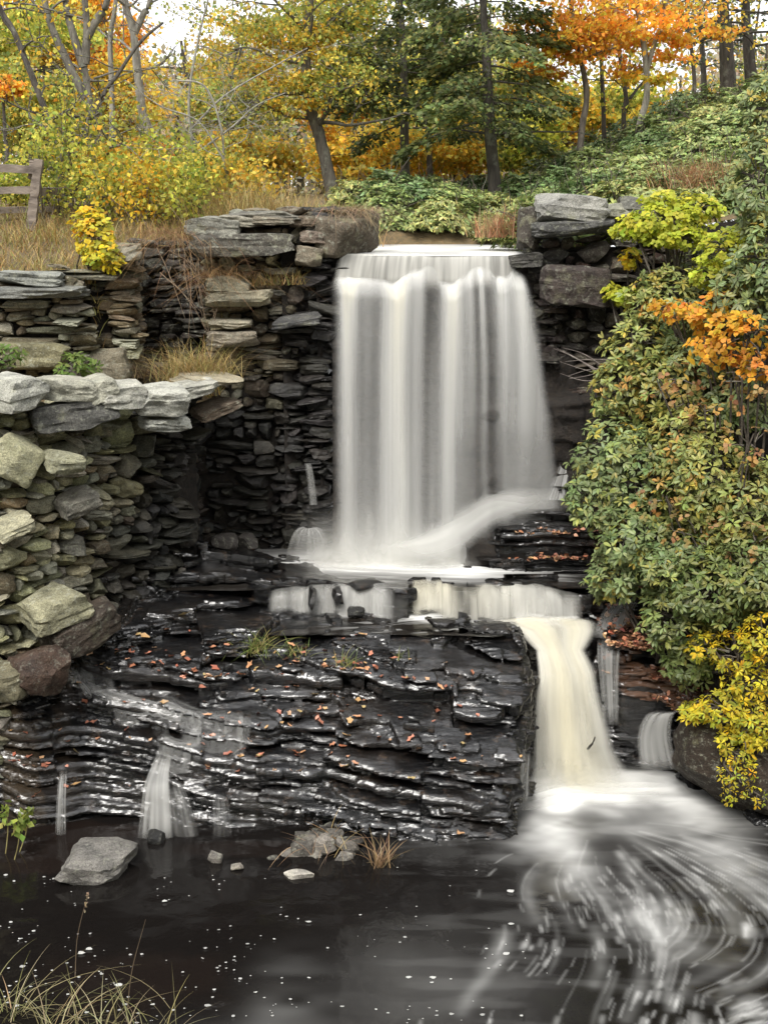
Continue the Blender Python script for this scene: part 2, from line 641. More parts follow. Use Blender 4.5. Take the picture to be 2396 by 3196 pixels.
def build_ledge():
    RES = LRES
    xs, ys, zs = np.arange(-4.4, 4.3, RES), np.arange(11.3, 15.95, RES), np.arange(-.3, 2.75, RES)
    X, Y = (a.astype(np.float32) for a in np.meshgrid(xs, ys, indexing='ij'))
    H = land(X, Y)
    H = (H + .05 * fb2(X * 1.1, Y * 1.1, 31, 3) - .12 * ss(.6, .1, H) - .34 * ss(1.38, 1.62, X) * (1 - ss(2.2, 2.4, X)) * (1 - ss(13.72, 13.95, Y))).astype(np.float32)
    S = poly_sd(X, Y, POOL).astype(np.float32)
    warp = (.07 * X - .01 * (X - .3) ** 2 - .27 * (Y - 12.6) * (1 - ss(13.4, 14.0, Y)) - .24 * ss(13.4, 14.0, Y) + .075 * n2(X * .45, Y * .6, 3) + .022 * n2(X * 1.7, Y * 1.7, 4) + .008 * n2(X * 6, Y * 5, 14)).astype(np.float32)
    wob = (.15 * n2(X * .6, Y * .9, 44) + .1 * cellv(X * 1.6 + .5 * n2(X, Y * 2, 3), Y * 1.1, 45)).astype(np.float32)
    r = np.random.default_rng(5)
    th = []
    while sum(th) < 4.2:
        th.append(r.choice([.024, .036, .055, .085, .13], p=[.2, .28, .26, .18, .08]) * r.uniform(.8, 1.2))
    B = np.concatenate([[-.9], -.9 + np.cumsum(th)]).astype(np.float32)
    GB = [-.9]
    while GB[-1] < 3.4: GB.append(GB[-1] + r.uniform(.14, .44))
    GB = np.array(GB, np.float32)
    GM, GL = np.zeros(len(B), np.float32), np.zeros(len(B), np.float32)
    i = 0
    while i < len(B) - 1:
        w = r.uniform(.16, .42)
        j = i + 1
        while j < len(B) - 1 and B[j] - B[i] < w: j += 1
        GM[i:j] = (B[i] + B[j]) / 2
        GL[i] = 1
        i = j
    PL = []
    for i in range(len(B)):
        o = r.uniform(0, 99, 2)
        an_ = r.normal(.05, .22)
        xr = X * cos(an_) + Y * sin(an_) + .10 * n2(X * 3 + o[0], Y * 3, i + 7) + o[0]
        yr = -X * sin(an_) + Y * cos(an_) + .05 * n2(X * 4, Y * 4 + o[0], i + 8) + o[1]
        p = .11 * n2(X * .6 + o[0], Y * 1.3 + o[1], i) + .1 * cellv(xr * .62, yr * 1.9, i) + .06 * cellv(xr * 1.5, yr * 4.1, i + 50) + .02 * cellv(xr * 3.2, yr * 9, i + 90) + .02 * n2(X * 3.4, Y * 9 + o[1], i + 120)
        PL.append((p + r.normal(0, .03)).astype(np.float32))
    PL = np.array(PL)
    calm = (1 - .72 * ss(13.45, 13.75, Y) * ss(-1.6, -.9, X) * (1 - ss(2.0, 2.3, X)) * (1 - ss(.9, 1.2, X) * ss(14.4, 14.6, Y))).astype(np.float32)
    PL *= calm[None]
    f = np.empty((len(xs), len(ys), len(zs)), np.float32)
    for k, z in enumerate(zs):
        zz = z + warp
        l0 = np.clip(np.searchsorted(B, zz.ravel()) - 1, 1, len(B) - 3).reshape(zz.shape)
        best = np.full(zz.shape, 9., np.float32)
        for dl in (-1, 0, 1):
            li = l0 + dl
            p = np.take_along_axis(PL, li[None], 0)[0]
            b0, b1 = B[li], B[li + 1]
            half, mid = (b1 - b0) / 2, (b0 + b1) / 2
            rec = .08 * (1 - ss(0, .3, (zz - b0) / (b1 - b0))) + .05 * ss(.75, 1.0, (zz - b0) / (b1 - b0))
            gi = np.clip(np.searchsorted(GB, (mid + wob).ravel()) - 1, 0, len(GB) - 2).reshape(zz.shape)
            gm = (GB[gi] + GB[gi + 1]) / 2 - wob
            rec = rec + .07 * (1 - ss(0, .35, (mid + wob - GB[gi]) / (GB[gi + 1] - GB[gi])))
            rec = rec * calm
            gk = .7 * calm
            A = np.maximum((mid * (1 - gk) + gm * gk - warp) - H - p + rec, -(S + p * .8) + rec)
            best = np.minimum(best, np.maximum(np.abs(zz - mid) - half - .008, A))
        f[:, :, k] = best
    # naive surface nets
    s = f < 0
    c = [s[a:s.shape[0] - 1 + a, b:s.shape[1] - 1 + b, d:s.shape[2] - 1 + d] for a in (0, 1) for b in (0, 1) for d in (0, 1)]
    anyv, allv = c[0].copy(), c[0].copy()
    for q in c[1:]:
        anyv |= q
        allv &= q
    I = np.argwhere(anyv & ~allv)
    idx = np.full(anyv.shape, -1, np.int32)
    idx[tuple(I.T)] = np.arange(len(I))
    cor = np.array([(a, b, d) for a in (0, 1) for b in (0, 1) for d in (0, 1)])
    G = np.stack([f[I[:, 0] + a, I[:, 1] + b, I[:, 2] + d] for a, b, d in cor], 1)
    acc, cnt = np.zeros((len(I), 3)), np.zeros((len(I), 1))
    for i in range(8):
        for j in range(i + 1, 8):
            if np.abs(cor[i] - cor[j]).sum() != 1: continue
            a, b = G[:, i], G[:, j]
            m = (a < 0) != (b < 0)
            t = np.where(m, a / np.where(m, a - b, 1), 0)[:, None]
            acc += np.where(m[:, None], cor[i] + t * (cor[j] - cor[i]), 0)
            cnt += m[:, None]
    V = (I + acc / cnt) * RES + np.array([xs[0], ys[0], zs[0]])
    Q = []
    for ax in range(3):
        e = np.zeros(3, int)
        e[ax] = 1
        lo = [slice(1, -1)] * 3
        lo[ax] = slice(0, -1)
        hi = list(lo)
        hi[ax] = slice(1, None)
        a, b = s[tuple(lo)], s[tuple(hi)]
        E = np.argwhere(a != b)
        off = np.array([1, 1, 1])
        off[ax] = 0
        E = E + off
        u, v = [k for k in range(3) if k != ax]
        du, dv = np.zeros(3, int), np.zeros(3, int)
        du[u], dv[v] = 1, 1
        q = np.stack([idx[tuple((E - du - dv).T)], idx[tuple((E - dv).T)], idx[tuple(E.T)], idx[tuple((E - du).T)]], 1)
        sg = s[tuple(E.T)]
        if ax == 1: sg = ~sg
        q = np.where(sg[:, None], q, q[:, ::-1])
        Q.append(q)
    Q = np.concatenate(Q)
    Q = Q[(Q >= 0).all(1)]
    col = np.zeros((len(V), 4), np.float32)
    # leaf litter trodden into the rock on the right and mossy brown on the far left
    lit = ss(2.25, 2.7, V[:, 0]) * ss(.5, .9, V[:, 2]) * ss(-.1, .25, fb2(V[:, 0] * 3, V[:, 1] * 3, 77))
    lef = (1 - ss(-3.6, -2.9, V[:, 0])) * ss(-.2, .4, fb2(V[:, 0] * 4, V[:, 1] * 4, 78)) * .7
    col[:, :3] = np.where(lit[:, None] > lef[:, None], (.1, .05, .028), (.05, .036, .022))
    col[:, 3] = np.clip(np.maximum(lit * .8, lef), 0, 1)
    mb = MB()
    mb.add(V, Q, col)
    o = mb.build('rock_ledge', LEDGE, sharp=32)
    tag(o, kind='structure')
    # top surface for draping
    top = np.full((len(xs), len(ys)), -9.)
    for k, z in enumerate(zs): top = np.where(s[:, :, k], z, top)
    return xs, ys, top + RES * .5


LX, LY, LTOP = build_ledge()


def drape(x, y):
    i = np.clip(((np.asarray(x) - LX[0]) / LRES).astype(int), 0, len(LX) - 1)
    j = np.clip(((np.asarray(y) - LY[0]) / LRES).astype(int), 0, len(LY) - 1)
    return LTOP[i, j]


def on_ledge(px, py, lo=-.1, hi=3.0):
    """where the line of sight through a photo pixel meets the ledge"""
    for d in np.arange(11.4, 15.8, .02):
        w = pw(px, py, d)
        if w[2] <= drape(w[0], w[1]): return np.array((w[0], w[1], drape(w[0], w[1])))
    return pz(px, py, 0.0)


# ================================================================== DRY STONE WALLS
def pack(W, top, rnd, wr, hr, hfac=1.0, bottom=None):
    """stones laid into a wall face from the lowest hollow upwards: list of (s, h, w, t)"""
    res = .02
    n = int(W / res)
    sky = np.array([bottom(i * res) if bottom else 0.0 for i in range(n)])
    tp = np.array([top(i * res) for i in range(n)])
    out = []
    for _ in range(6000):
        open_ = sky < tp - .02
        if not open_.any(): break
        i = int(np.argmin(np.where(open_, sky, 1e9)))
        z = sky[i]
        a = i
        while a > 0 and abs(sky[a - 1] - z) < .035: a -= 1
        b = i
        while b < n - 1 and abs(sky[b + 1] - z) < .035: b += 1
        run = (b - a + 1) * res
        w = rnd.choice(wr) * rnd.uniform(.75, 1.3)
        if run - w < .09: w = run
        if w > run: w = run
        t = rnd.choice(hr) * rnd.uniform(.75, 1.25) * hfac
        t = min(t, w * 1.1)
        t = max(t, .035)
        if w > 1.0: w *= .6
        m = max(1, int(round(w / res)))
        a0 = a if rnd.random() < .5 else b - m + 1
        a0 = max(0, min(a0, n - m))
        lvl = z
        tmax = tp[a0:a0 + m].max() + .04
        if lvl + t > tmax: t = max(.04, tmax - lvl)
        out.append((a0 * res, lvl, w, t))
        sky[a0:a0 + m] = lvl + t
    return out


def make_wall(name, label, cat, line, z0, zt, colfn, rnd_seed, wr, hr, depth=.36, batter=0.0, keep=None, bottom=None, extra=(), core=True, k=5.0, jut=.05, nbig=100, tilt=.05, parent=None):
    """line: plan points (x, y) from left to right as seen from outside; z0 base height; zt(s) top height"""
    line = np.asarray(line, float)
    seg = np.linalg.norm(np.diff(line, axis=0), axis=1)
    cum = np.concatenate([[0], np.cumsum(seg)])
    W = cum[-1]

    def at(s):
        i = int(np.clip(np.searchsorted(cum, s) - 1, 0, len(seg) - 1))
        e = (line[i + 1] - line[i]) / seg[i]
        return line[i] + e * (s - cum[i]), e, np.array((e[1], -e[0]))

    rnd = random.Random(rnd_seed)
    st = pack(W, lambda s: zt(s) - z0, rnd, wr, hr, 1.0, (lambda s: bottom(s) - z0) if bottom else None)
    root = parent or thing(name, label, cat, (*at(W / 2)[0], z0))
    items = []
    for (s, h, w, t) in st:
        c, e, nrm = at(s + w / 2)
        z = z0 + h + t / 2
        if keep and not keep(s + w / 2, z): continue
        dp = depth * rnd.uniform(.8, 1.15)
        off = rnd.uniform(-jut, jut) - batter * (z - z0) - dp / 2
        big = w * t
        V, F = rock((w * 1.0 + .01, dp, t * .99 + .008), rnd.randrange(10 ** 6), 4 if big > .03 else 3 if big > .008 else 2, rnd.randint(9, 15), k * rnd.uniform(.8, 1.4), rnd.uniform(.035, .075))
        M = rotm(rnd.gauss(0, tilt), rnd.gauss(0, tilt * 1.1), math.atan2(e[1], e[0]) + rnd.gauss(0, .06))
        V = V @ M.T + np.array((c[0] + nrm[0] * off, c[1] + nrm[1] * off, z))
        items.append((big, V, F, colfn(np.array((*c, z)), rnd)))
    for (p, dims, rot, cc) in extra:
        V, F = rock(dims, rnd.randrange(10 ** 6), 4, rnd.randint(5, 8), 9, .06)
        items.append((99, V @ rotm(*rot).T + np.asarray(p), F, cc))
    items.sort(key=lambda q: -q[0])
    for big, V, F, c in items[:nbig]:
        MB().add(V, F, c).build('stone', STONE, root, sharp=24)
    if items[nbig:]:
        mb = MB()
        for big, V, F, c in items[nbig:]: mb.add(V, F, c)
        tag(mb.build('rubble', STONE, root, sharp=24), kind='stuff')
    if core:
        mb = MB()
        nn = max(2, int(W / .15))
        S = np.linspace(0, W, nn)
        rows = []
        for s in S:
            c, e, nrm = at(s)
            b = (bottom(s) if bottom else z0) - .3
            tz = zt(s) - .1
            col = []
            for z in np.linspace(b, tz, 8):
                q = c - nrm * (depth * .5 + batter * (z - z0))
                if keep and not keep(s, z): q = q - nrm * .1
                col.append((q[0], q[1], z))
            q = c - nrm * (depth * 1.6 + batter * (tz - z0))
            col.append((q[0], q[1], tz))
            col.append((q[0], q[1], b))
            rows.append(col)
        mb.add(np.array(rows).reshape(-1, 3), grid(nn, 10), (.012, .011, .01, 0))
        mb.build('wall_core', EARTH, root)
    return root


def cvar(base, rnd, v=.25, wet=0.0):
    b = rnd.uniform(1 - v, 1 + v)
    return (base[0] * b * rnd.uniform(.93, 1.07), base[1] * b, base[2] * b * rnd.uniform(.9, 1.1), wet)


GREY, TAN, BRN, BLK, PALE, OLV = (.25, .245, .2), (.31, .285, .2), (.17, .135, .09), (.024, .0235, .0235), (.31, .315, .29), (.31, .305, .19)


def lerp(a, b, t):
    return tuple(x + (y - x) * t for x, y in zip(a, b))


# front wall running away from the camera on the left
A0, A1 = pw(-90, 1200, 12.2), pw(672, 1200, 14.55)


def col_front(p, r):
    # wet at the foot; toward the fall, wet with shadow painted into the colour
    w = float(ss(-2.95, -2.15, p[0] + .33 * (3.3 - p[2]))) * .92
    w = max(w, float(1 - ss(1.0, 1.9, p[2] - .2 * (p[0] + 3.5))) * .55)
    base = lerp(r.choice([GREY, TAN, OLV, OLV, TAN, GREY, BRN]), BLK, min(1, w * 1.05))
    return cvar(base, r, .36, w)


LA = float(np.hypot(*(A1 - A0)[:2]))


def topA(s):
    return 4.12 - .3 * s / LA + .05 * sin(s * 5)


def botA(s):
    p = A0[:2] + (A1 - A0)[:2] * s / LA
    return float(drape(p[0], p[1])) - .12


def cap(px, py, d, w, h, dep, rz=0., ry=0., rx=0., c=PALE, wet=0.0):
    return (pw(px, py, d), (w, dep, h), (rx, ry, rz), (*c, wet))


angA = math.atan2(A1[1] - A0[1], A1[0] - A0[0])
capsA = [cap(30, 1222, 12.6, .56, .3, .6, angA, -.1), cap(190, 1215, 12.95, .6, .24, .55, angA * .6, .1, 0, (.27, .27, .23)),
         cap(290, 1225, 13.1, .42, .28, .5, .5, -.2, 0, (.27, .27, .23)), cap(380, 1225, 13.3, .5, .2, .75, .35, .05, .1, (.34, .34, .31)),
         cap(500, 1245, 13.5, .52, .26, .7, .3, .02, .05, (.34, .345, .32)), cap(590, 1220, 14.0, .6, .16, .6, .4, -.12, 0, (.33, .33, .3)),
         cap(640, 1185, 14.5, .75, .1, .8, .2, .04, 0, (.3, .27, .2)), cap(670, 1270, 14.4, .5, .14, .5, .5, -.3, 0, (.14, .11, .085)),
         cap(230, 1290, 12.95, .82, .27, .5, angA * .5, -.06, 0, (.075, .075, .072), .2), cap(520, 1325, 13.55, .5, .16, .45, .4, .06, 0, (.33, .34, .32)),
         cap(50, 1430, 12.5, .46, .36, .4, .4, .6, .2, (.3, .295, .2)), 
         cap(230, 1570, 12.8, .44, .22, .4, .6, -.25, 0, (.12, .115, .1), .1), 
         cap(170, 1890, 12.5, .6, .36, .6, .6, -.2, .1, (.23, .225, .155)), cap(250, 1960, 12.6, .7, .36, .5, .7, -.4, 0, (.045, .035, .028), .5),
         cap(120, 2080, 12.0, .5, .46, .5, .5, .3, 0, (.05, .032, .024), .55), cap(40, 1640, 12.35, .36, .17, .4, .5, -.3, 0, (.3, .29, .21)),
         cap(200, 1440, 12.6, .36, .2, .4, .4, .1, 0, (.24, .24, .17)), cap(30, 2120, 11.85, .46, .3, .5, .4, -.2, 0, (.13, .12, .08), .2)]
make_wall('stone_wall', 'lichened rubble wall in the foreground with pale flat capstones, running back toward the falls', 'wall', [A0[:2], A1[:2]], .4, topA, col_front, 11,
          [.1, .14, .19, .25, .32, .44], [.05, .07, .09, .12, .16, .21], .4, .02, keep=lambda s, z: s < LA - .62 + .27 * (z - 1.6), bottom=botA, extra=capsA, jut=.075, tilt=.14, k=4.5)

make_wall('stone_wall', 'dark wet return wall with painted shadow between the front wall and the pier', 'wall', [(A1[0] - .75, A1[1] - .45), (A1[0] - .5, A1[1] + .35), (A1[0] - .25, 15.95)], 1.5, lambda s: 3.75,
          lambda p, r: cvar(r.choice([(.03, .028, .027), (.045, .036, .03), (.024, .024, .025)]), r, .35, .6), 61, [.14, .2, .3, .4], [.08, .12, .17, .22], .34, .0, jut=.08, tilt=.12, k=4)  # shadow of the gap put into the near-black stone colours

# upper wall under the grassy terrace, left of the niche
B0, B1, B2, B3, B4 = pw(-60, 1000, 15.3), pw(268, 1000, 15.35), pw(285, 1000, 15.7), pw(432, 1000, 15.75), pw(450, 1000, 17.2)


def col_upper(p, r):
    w = float(1 - ss(3.7, 4.6, p[2])) * .2
    return cvar(lerp(r.choice([GREY, BRN, (.15, .14, .1), (.17, .155, .115), BRN]), (.1, .09, .06), w), r, .3, 0.05)


LB = float(np.hypot(*(B1 - B0)[:2]))
make_wall('stone_wall', 'upper wall of thin stacked slabs holding up the dry grass terrace by the fence', 'wall', [B0[:2], B1[:2], B2[:2], B3[:2], B4[:2]], 3.55,
          lambda s: 5.13 if s < LB else 5.08 if s < LB + .45 else 5.42, col_upper, 23, [.16, .24, .34, .5, .7], [.05, .06, .08, .11, .15], .34, 0.0, jut=.045, k=7,
          extra=[cap(100, 870, 15.35, .75, .17, .5, 0, .02, 0, (.2, .21, .2)), cap(110, 908, 15.25, 1.1, .14, .5, 0, 0, 0, (.15, .155, .15)), cap(400, 795, 15.8, .36, .2, .5, 0, -.3, 0, (.27, .26, .22)),
                 cap(120, 1110, 15.25, 1.0, .3, .4, 0, .02, 0, (.17, .16, .1)), cap(350, 1135, 15.6, .5, .4, .4, 0, 0, 0, (.16, .145, .11))])

# pier wall between the niche and the fall, with the dark niche back wall
C0, C1, C2 = pw(625, 1000, 15.75), pw(1045, 1000, 15.6), pw(1060, 1000, 16.3)


def col_pier(p, r):
    q = pw(640, 900, 15.7)
    wet = float(ss(-1.75, -1.0, p[0] - .28 * (p[2] - 4.0)))
    wet = max(wet, float(1 - ss(3.4, 4.25, p[2] + .1 * r.uniform(-1, 1))))
    base = lerp(r.choice([GREY, BRN, TAN, BRN, (.12, .1, .08)]), (.022, .0215, .0215), min(wet, .97))
    return cvar(base, r, .35, wet * .85)


pier = make_wall('stone_wall', 'dark wet pier wall of stacked slabs between the niche and the main fall', 'wall', [C0[:2], C1[:2], C2[:2]], 1.6,
                 lambda s: 5.62 if s < .35 else 5.86, col_pier, 37, [.12, .18, .26, .34, .5], [.05, .07, .1, .13, .18], .36, 0.01, jut=.08, tilt=.09, k=4.5,
                 keep=lambda s, z: z < 3.8 or s > .07 * (5.0 - z), nbig=98,
                 extra=[cap(670, 705, 15.65, .62, .25, .5, 0, .05, 0, (.19, .19, .17)), cap(760, 765, 15.55, 1.16, .26, .5, 0, -.01, 0, (.085, .08, .07)),
                        cap(855, 685, 15.7, .5, .12, .4, 0, 0, 0, (.14, .125, .1)), cap(745, 690, 15.7, .42, .14, .4, 0, 0, 0, (.2, .19, .16)), cap(840, 672, 15.8, .9, .1, .5, 0, 0, 0, (.13, .125, .11)),
                        cap(715, 885, 15.55, .48, .17, .4, 0, .03, 0, (.27, .26, .2)), cap(745, 930, 15.5, .72, .2, .45, 0, -.03, 0, (.28, .26, .2)), cap(965, 800, 15.6, .3, .24, .3, 0, .2, 0, (.16, .14, .11)),
                        cap(720, 1010, 15.5, .48, .1, .4, 0, .02, 0, (.27, .25, .2)), cap(730, 1055, 15.5, .6, .18, .4, 0, 0, 0, (.18, .16, .13)), cap(930, 1000, 15.5, .6, .13, .4, 0, -.14, 0, (.07, .07, .072), .5),
                        cap(960, 690, 15.75, .34, .12, .4, 0, 0, 0, (.16, .13, .1)), cap(975, 740, 15.7, .32, .14, .4, 0, .1, 0, (.15, .12, .1))])
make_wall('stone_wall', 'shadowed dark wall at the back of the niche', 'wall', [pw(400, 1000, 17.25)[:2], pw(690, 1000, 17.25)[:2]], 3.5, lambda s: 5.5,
          lambda p, r: cvar((.034, .031, .027), r, .4, .2), 41, [.2, .3, .45], [.07, .1, .14], .3)  # shade of the recess put into the stone colour
# hewn block capping the end of the pier
blk, bf = rock((.54, .8, .52), 77, 4, 4, 10, .035)
hb = pw(1075, 728, 15.85)
o = MB().add(blk @ rotm(.05, .06, -.5).T + hb, bf, (.105, .088, .068, 0)).build('block', STONE)
tag(o, 'squared brown block with dead grass hanging over it, at the lip of the fall', 'stone')

# wall on the right of the fall
D0, D1, D2 = pw(1632, 900, 16.3), pw(1650, 900, 15.5), pw(2250, 900, 15.2)


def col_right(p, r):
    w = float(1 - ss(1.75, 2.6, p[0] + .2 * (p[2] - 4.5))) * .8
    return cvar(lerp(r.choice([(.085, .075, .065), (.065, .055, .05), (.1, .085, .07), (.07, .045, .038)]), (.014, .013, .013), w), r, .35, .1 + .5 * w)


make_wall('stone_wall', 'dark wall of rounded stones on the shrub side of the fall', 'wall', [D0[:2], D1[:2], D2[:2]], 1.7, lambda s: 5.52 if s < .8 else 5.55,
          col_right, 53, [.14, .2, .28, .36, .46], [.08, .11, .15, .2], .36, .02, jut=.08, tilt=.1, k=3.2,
          extra=[cap(1780, 655, 15.5, .78, .34, .6, .1, .1, 0, (.23, .23, .22)), cap(1785, 712, 15.4, .9, .19, .5, 0, -.06, 0, (.075, .075, .075)), cap(1900, 665, 15.6, .4, .22, .5, 0, 0, 0, (.22, .22, .18)),
                 cap(2010, 650, 15.7, .55, .24, .5, 0, .08, 0, (.1, .1, .09)), cap(1648, 720, 15.75, .24, .52, .4, 0, .06, 0, (.06, .052, .045), .1), cap(1795, 890, 15.25, .78, .44, .5, 0, .05, 0, (.045, .035, .032), .4),
                 cap(1640, 810, 15.45, .36, .16, .4, 0, -.05, 0, (.07, .068, .065), .3)])

# ================================================================== ROCK FACE behind the falling water
xs = np.linspace(-.6, 2.6, 150)
zs = np.linspace(1.4, 5.34, 160)
X, Z = np.meshgrid(xs, zs, indexing='ij')
blocky = n2(np.floor(X * 2.3 + .6 * n2(X, Z * 2, 2)) * 5.3 + .5, np.floor(Z * 4 + .3 * n2(X * 2, Z, 4)) * 3.1 + .5, 9)
Yf = 15.72 - .05 * (5.3 - Z) + .06 * blocky + .05 * fb2(X * 3, Z * 5, 8) - .22 * ss(.2, -.2, Z - 2.2 - .3 * n2(X * 1.5, X * 0, 3)) \
    - .22 * ss(.05, -.05, Z - 3.55 - .09 * X) * ss(.7, 1.1, X) - .15 * ss(.05, -.05, Z - 4.35 + .05 * X) * ss(-.4, .1, n2(X * 1.3, X * 0, 6))
Yf = np.where(Z > 5.12, Yf + .1, Yf)
V = np.stack([X, Yf, Z], -1)
crest = np.stack([X[:, -1], np.full(len(xs), 18.8), np.full(len(xs), 5.25)], -1)[:, None]
V = np.concatenate([V, crest], 1)
tag(MB().add(V.reshape(-1, 3), grid(150, 161), (.024, .023, .022, .25)).build('rock_face', EARTH), kind='structure')

# ================================================================== TERRAIN
def ground_z(x, y):
    left = 5.05 + np.clip((y - 15.6) * .14, 0, .7) + np.clip(y - 22, 0, 100) * .012
    right = 5.4 + np.clip(x - 1.9, 0, 30) * (.16 + .25 * ss(16, 22, y)) + np.clip(y - 16, 0, 10) * .03
    right = np.minimum(right, 9.5 + np.clip(y - 25, 0, 100) * .02)
    t = ss(.9, 1.9, x)
    z = left * (1 - t) + right * t
    cut = ss(-.85, -.6, x) * (1 - ss(1.55, 1.8, x)) * (1 - ss(18.2, 19.0, y + .2 * n2(x * 2, y, 3)))
    z = z * (1 - cut) + 5.1 * cut
    niche = ss(-3.35, -3.25, x) * (1 - ss(-1.95, -1.85, x)) * (1 - ss(17.45, 17.55, y))
    z = z * (1 - niche) + 3.75 * niche
    return z + .06 * fb2(x * .8, y * .8, 91) * (1 - cut) * (1 - niche)


xs = np.concatenate([np.arange(-200, -12, 12), np.arange(-12, 12, .15), np.arange(12, 201, 12)])
ys = np.concatenate([np.arange(15.85, 24, .12), np.arange(24, 60, 1.0), np.arange(60, 420, 20)])
X, Y = np.meshgrid(xs, ys, indexing='ij')
tag(MB().add(np.stack([X, Y, ground_z(X, Y)], -1).reshape(-1, 3), grid(len(xs), len(ys))).build('ground', SOIL), kind='structure')
for x0, x1 in ((-14, -.62), (1.72, 14)):
    X, Tm = np.meshgrid(np.linspace(x0, x1, 120), np.linspace(0, 1, 12), indexing='ij')
    gz = ground_z(X, 15.86 + 0 * X) - .02
    tag(MB().add(np.stack([X, 15.86 + .03 * fb2(X * 3, Tm * 9, 5), -1.2 + (gz + 1.2) * Tm], -1).reshape(-1, 3), grid(120, 12)).build('earth_face', EARTH), kind='structure')
# ledge of earth behind the front wall (foot of the upper wall)
ys = np.linspace(12.3, 17.6, 50)
tt = np.concatenate([np.linspace(0, 1.5, 30), np.linspace(1.8, 6, 10)])
Tm, Y = np.meshgrid(tt, ys, indexing='ij')
wl = np.minimum(A0[0] + (A1[0] - A0[0]) * (Y - A0[1]) / (A1[1] - A0[1]) - .32, np.where(Y > 15.5, -2.0, -2.15))
X = wl - Tm
tag(MB().add(np.stack([X, Y, 3.74 + .05 * fb2(X * 2, Y * 2, 4)], -1).reshape(-1, 3), grid(40, 50)).build('terrace_ground', SOIL), kind='structure')
# right-hand earth bank under the shrubs
xs, ys = np.linspace(2.2, 9, 90), np.linspace(10.6, 16.2, 80)
X, Y = np.meshgrid(xs, ys, indexing='ij')
edge = np.interp(Y, [10.6, 11.5, 12.2, 13.0, 13.6, 14.5, 16.2], [4.3, 4.0, 3.62, 3.3, 3.05, 2.75, 2.7])


def bank_z(X, Y):
    edge = np.interp(Y, [10.6, 11.5, 12.2, 13.0, 13.6, 14.5, 16.2], [4.3, 4.0, 3.62, 3.3, 3.05, 2.75, 2.7])
    base = np.interp(Y, [10.6, 12.6, 13.6, 14.5, 16.2], [-.3, .1, 1.0, 1.7, 2.0])
    e = X - edge
    return np.minimum(base - .6 + .9 * ss(0, .25, e) + np.clip(e, 0, 9) * 1.15, 5.9) + .12 * fb2(X * 2, Y * 2, 14) - 1.5 * ss(0, -.3, e)


tag(MB().add(np.stack([X, Y, bank_z(X, Y)], -1).reshape(-1, 3), grid(90, 80)).build('earth_bank', EARTH), kind='structure')

# ================================================================== WATER
CREAM, WHITE = np.array((.8, .755, .6)), np.array((.8, .8, .775))


def sheet(name, parent, P, dens, tint):
    """P (nu, nv, 3) grid of points, dens/tint (nu, nv)"""
    nu, nv = dens.shape
    c = WHITE[None, None] * (1 - tint[..., None]) + CREAM[None, None] * tint[..., None]
    col = np.concatenate([c, np.clip(dens, 0, 1)[..., None]], -1)
    return MB().add(P.reshape(-1, 3), grid(nu, nv), col.reshape(-1, 4)).build(name, SILK, parent)


# upstream water, its sky reflection painted in as white foam cover
xs, ys = np.linspace(-.9, 1.85, 80), np.linspace(15.66, 19.2, 90)
X, Y = np.meshgrid(xs, ys, indexing='ij')
painted_sheen = np.clip(.72 + .25 * n2(X * 2.5, Y * 1.2, 8), 0, .95) * (1 - .4 * ss(17, 18.8, Y))
col = np.zeros((80, 90, 4))
col[..., :3] = (.03, .027, .022)
col[..., 3] = np.clip(painted_sheen, 0, 1)
Zs = 5.385 - .03 * ss(15.9, 15.66, Y)
tag(MB().add(np.stack([X, Y, Zs], -1).reshape(-1, 3), grid(80, 90), col.reshape(-1, 4)).build('stream_water', RUNM), kind='structure')

# --- main fall
fall = thing('waterfall', 'tall silky white waterfall pouring over the stone dam between the walls', 'waterfall', (.6, 15.5, 1.9))
xl, xr = pw(1060, 805, 15.6)[0], pw(1612, 805, 15.6)[0]
U, Vv = np.meshgrid(np.linspace(0, 1, 220), np.linspace(0, 1, 40), indexing='ij')
# crest: thin fan of water from the lip to the rocks just below it
lipx = xl + (xr - xl) * U
Px = np.stack([lipx - .1 * (1 - U) * Vv + .02 * Vv * U, 15.68 - .1 * Vv - .05 * Vv ** 2, 5.372 + .014 * n2(U * 9, 0 * U, 4) - .03 * Vv - .4 * Vv ** 1.7], -1)
dn = (.55 + .22 * n2(U * 50, Vv * .9, 3) + .12 * n2(U * 130, Vv, 4) + .3 * (1 - Vv) ** 2) * ss(1.0, .7, Vv)
dn *= ss(0, .03, U) * ss(1, .97, U)
sheet('crest_water', fall, Px, dn, .25 + 0 * U)


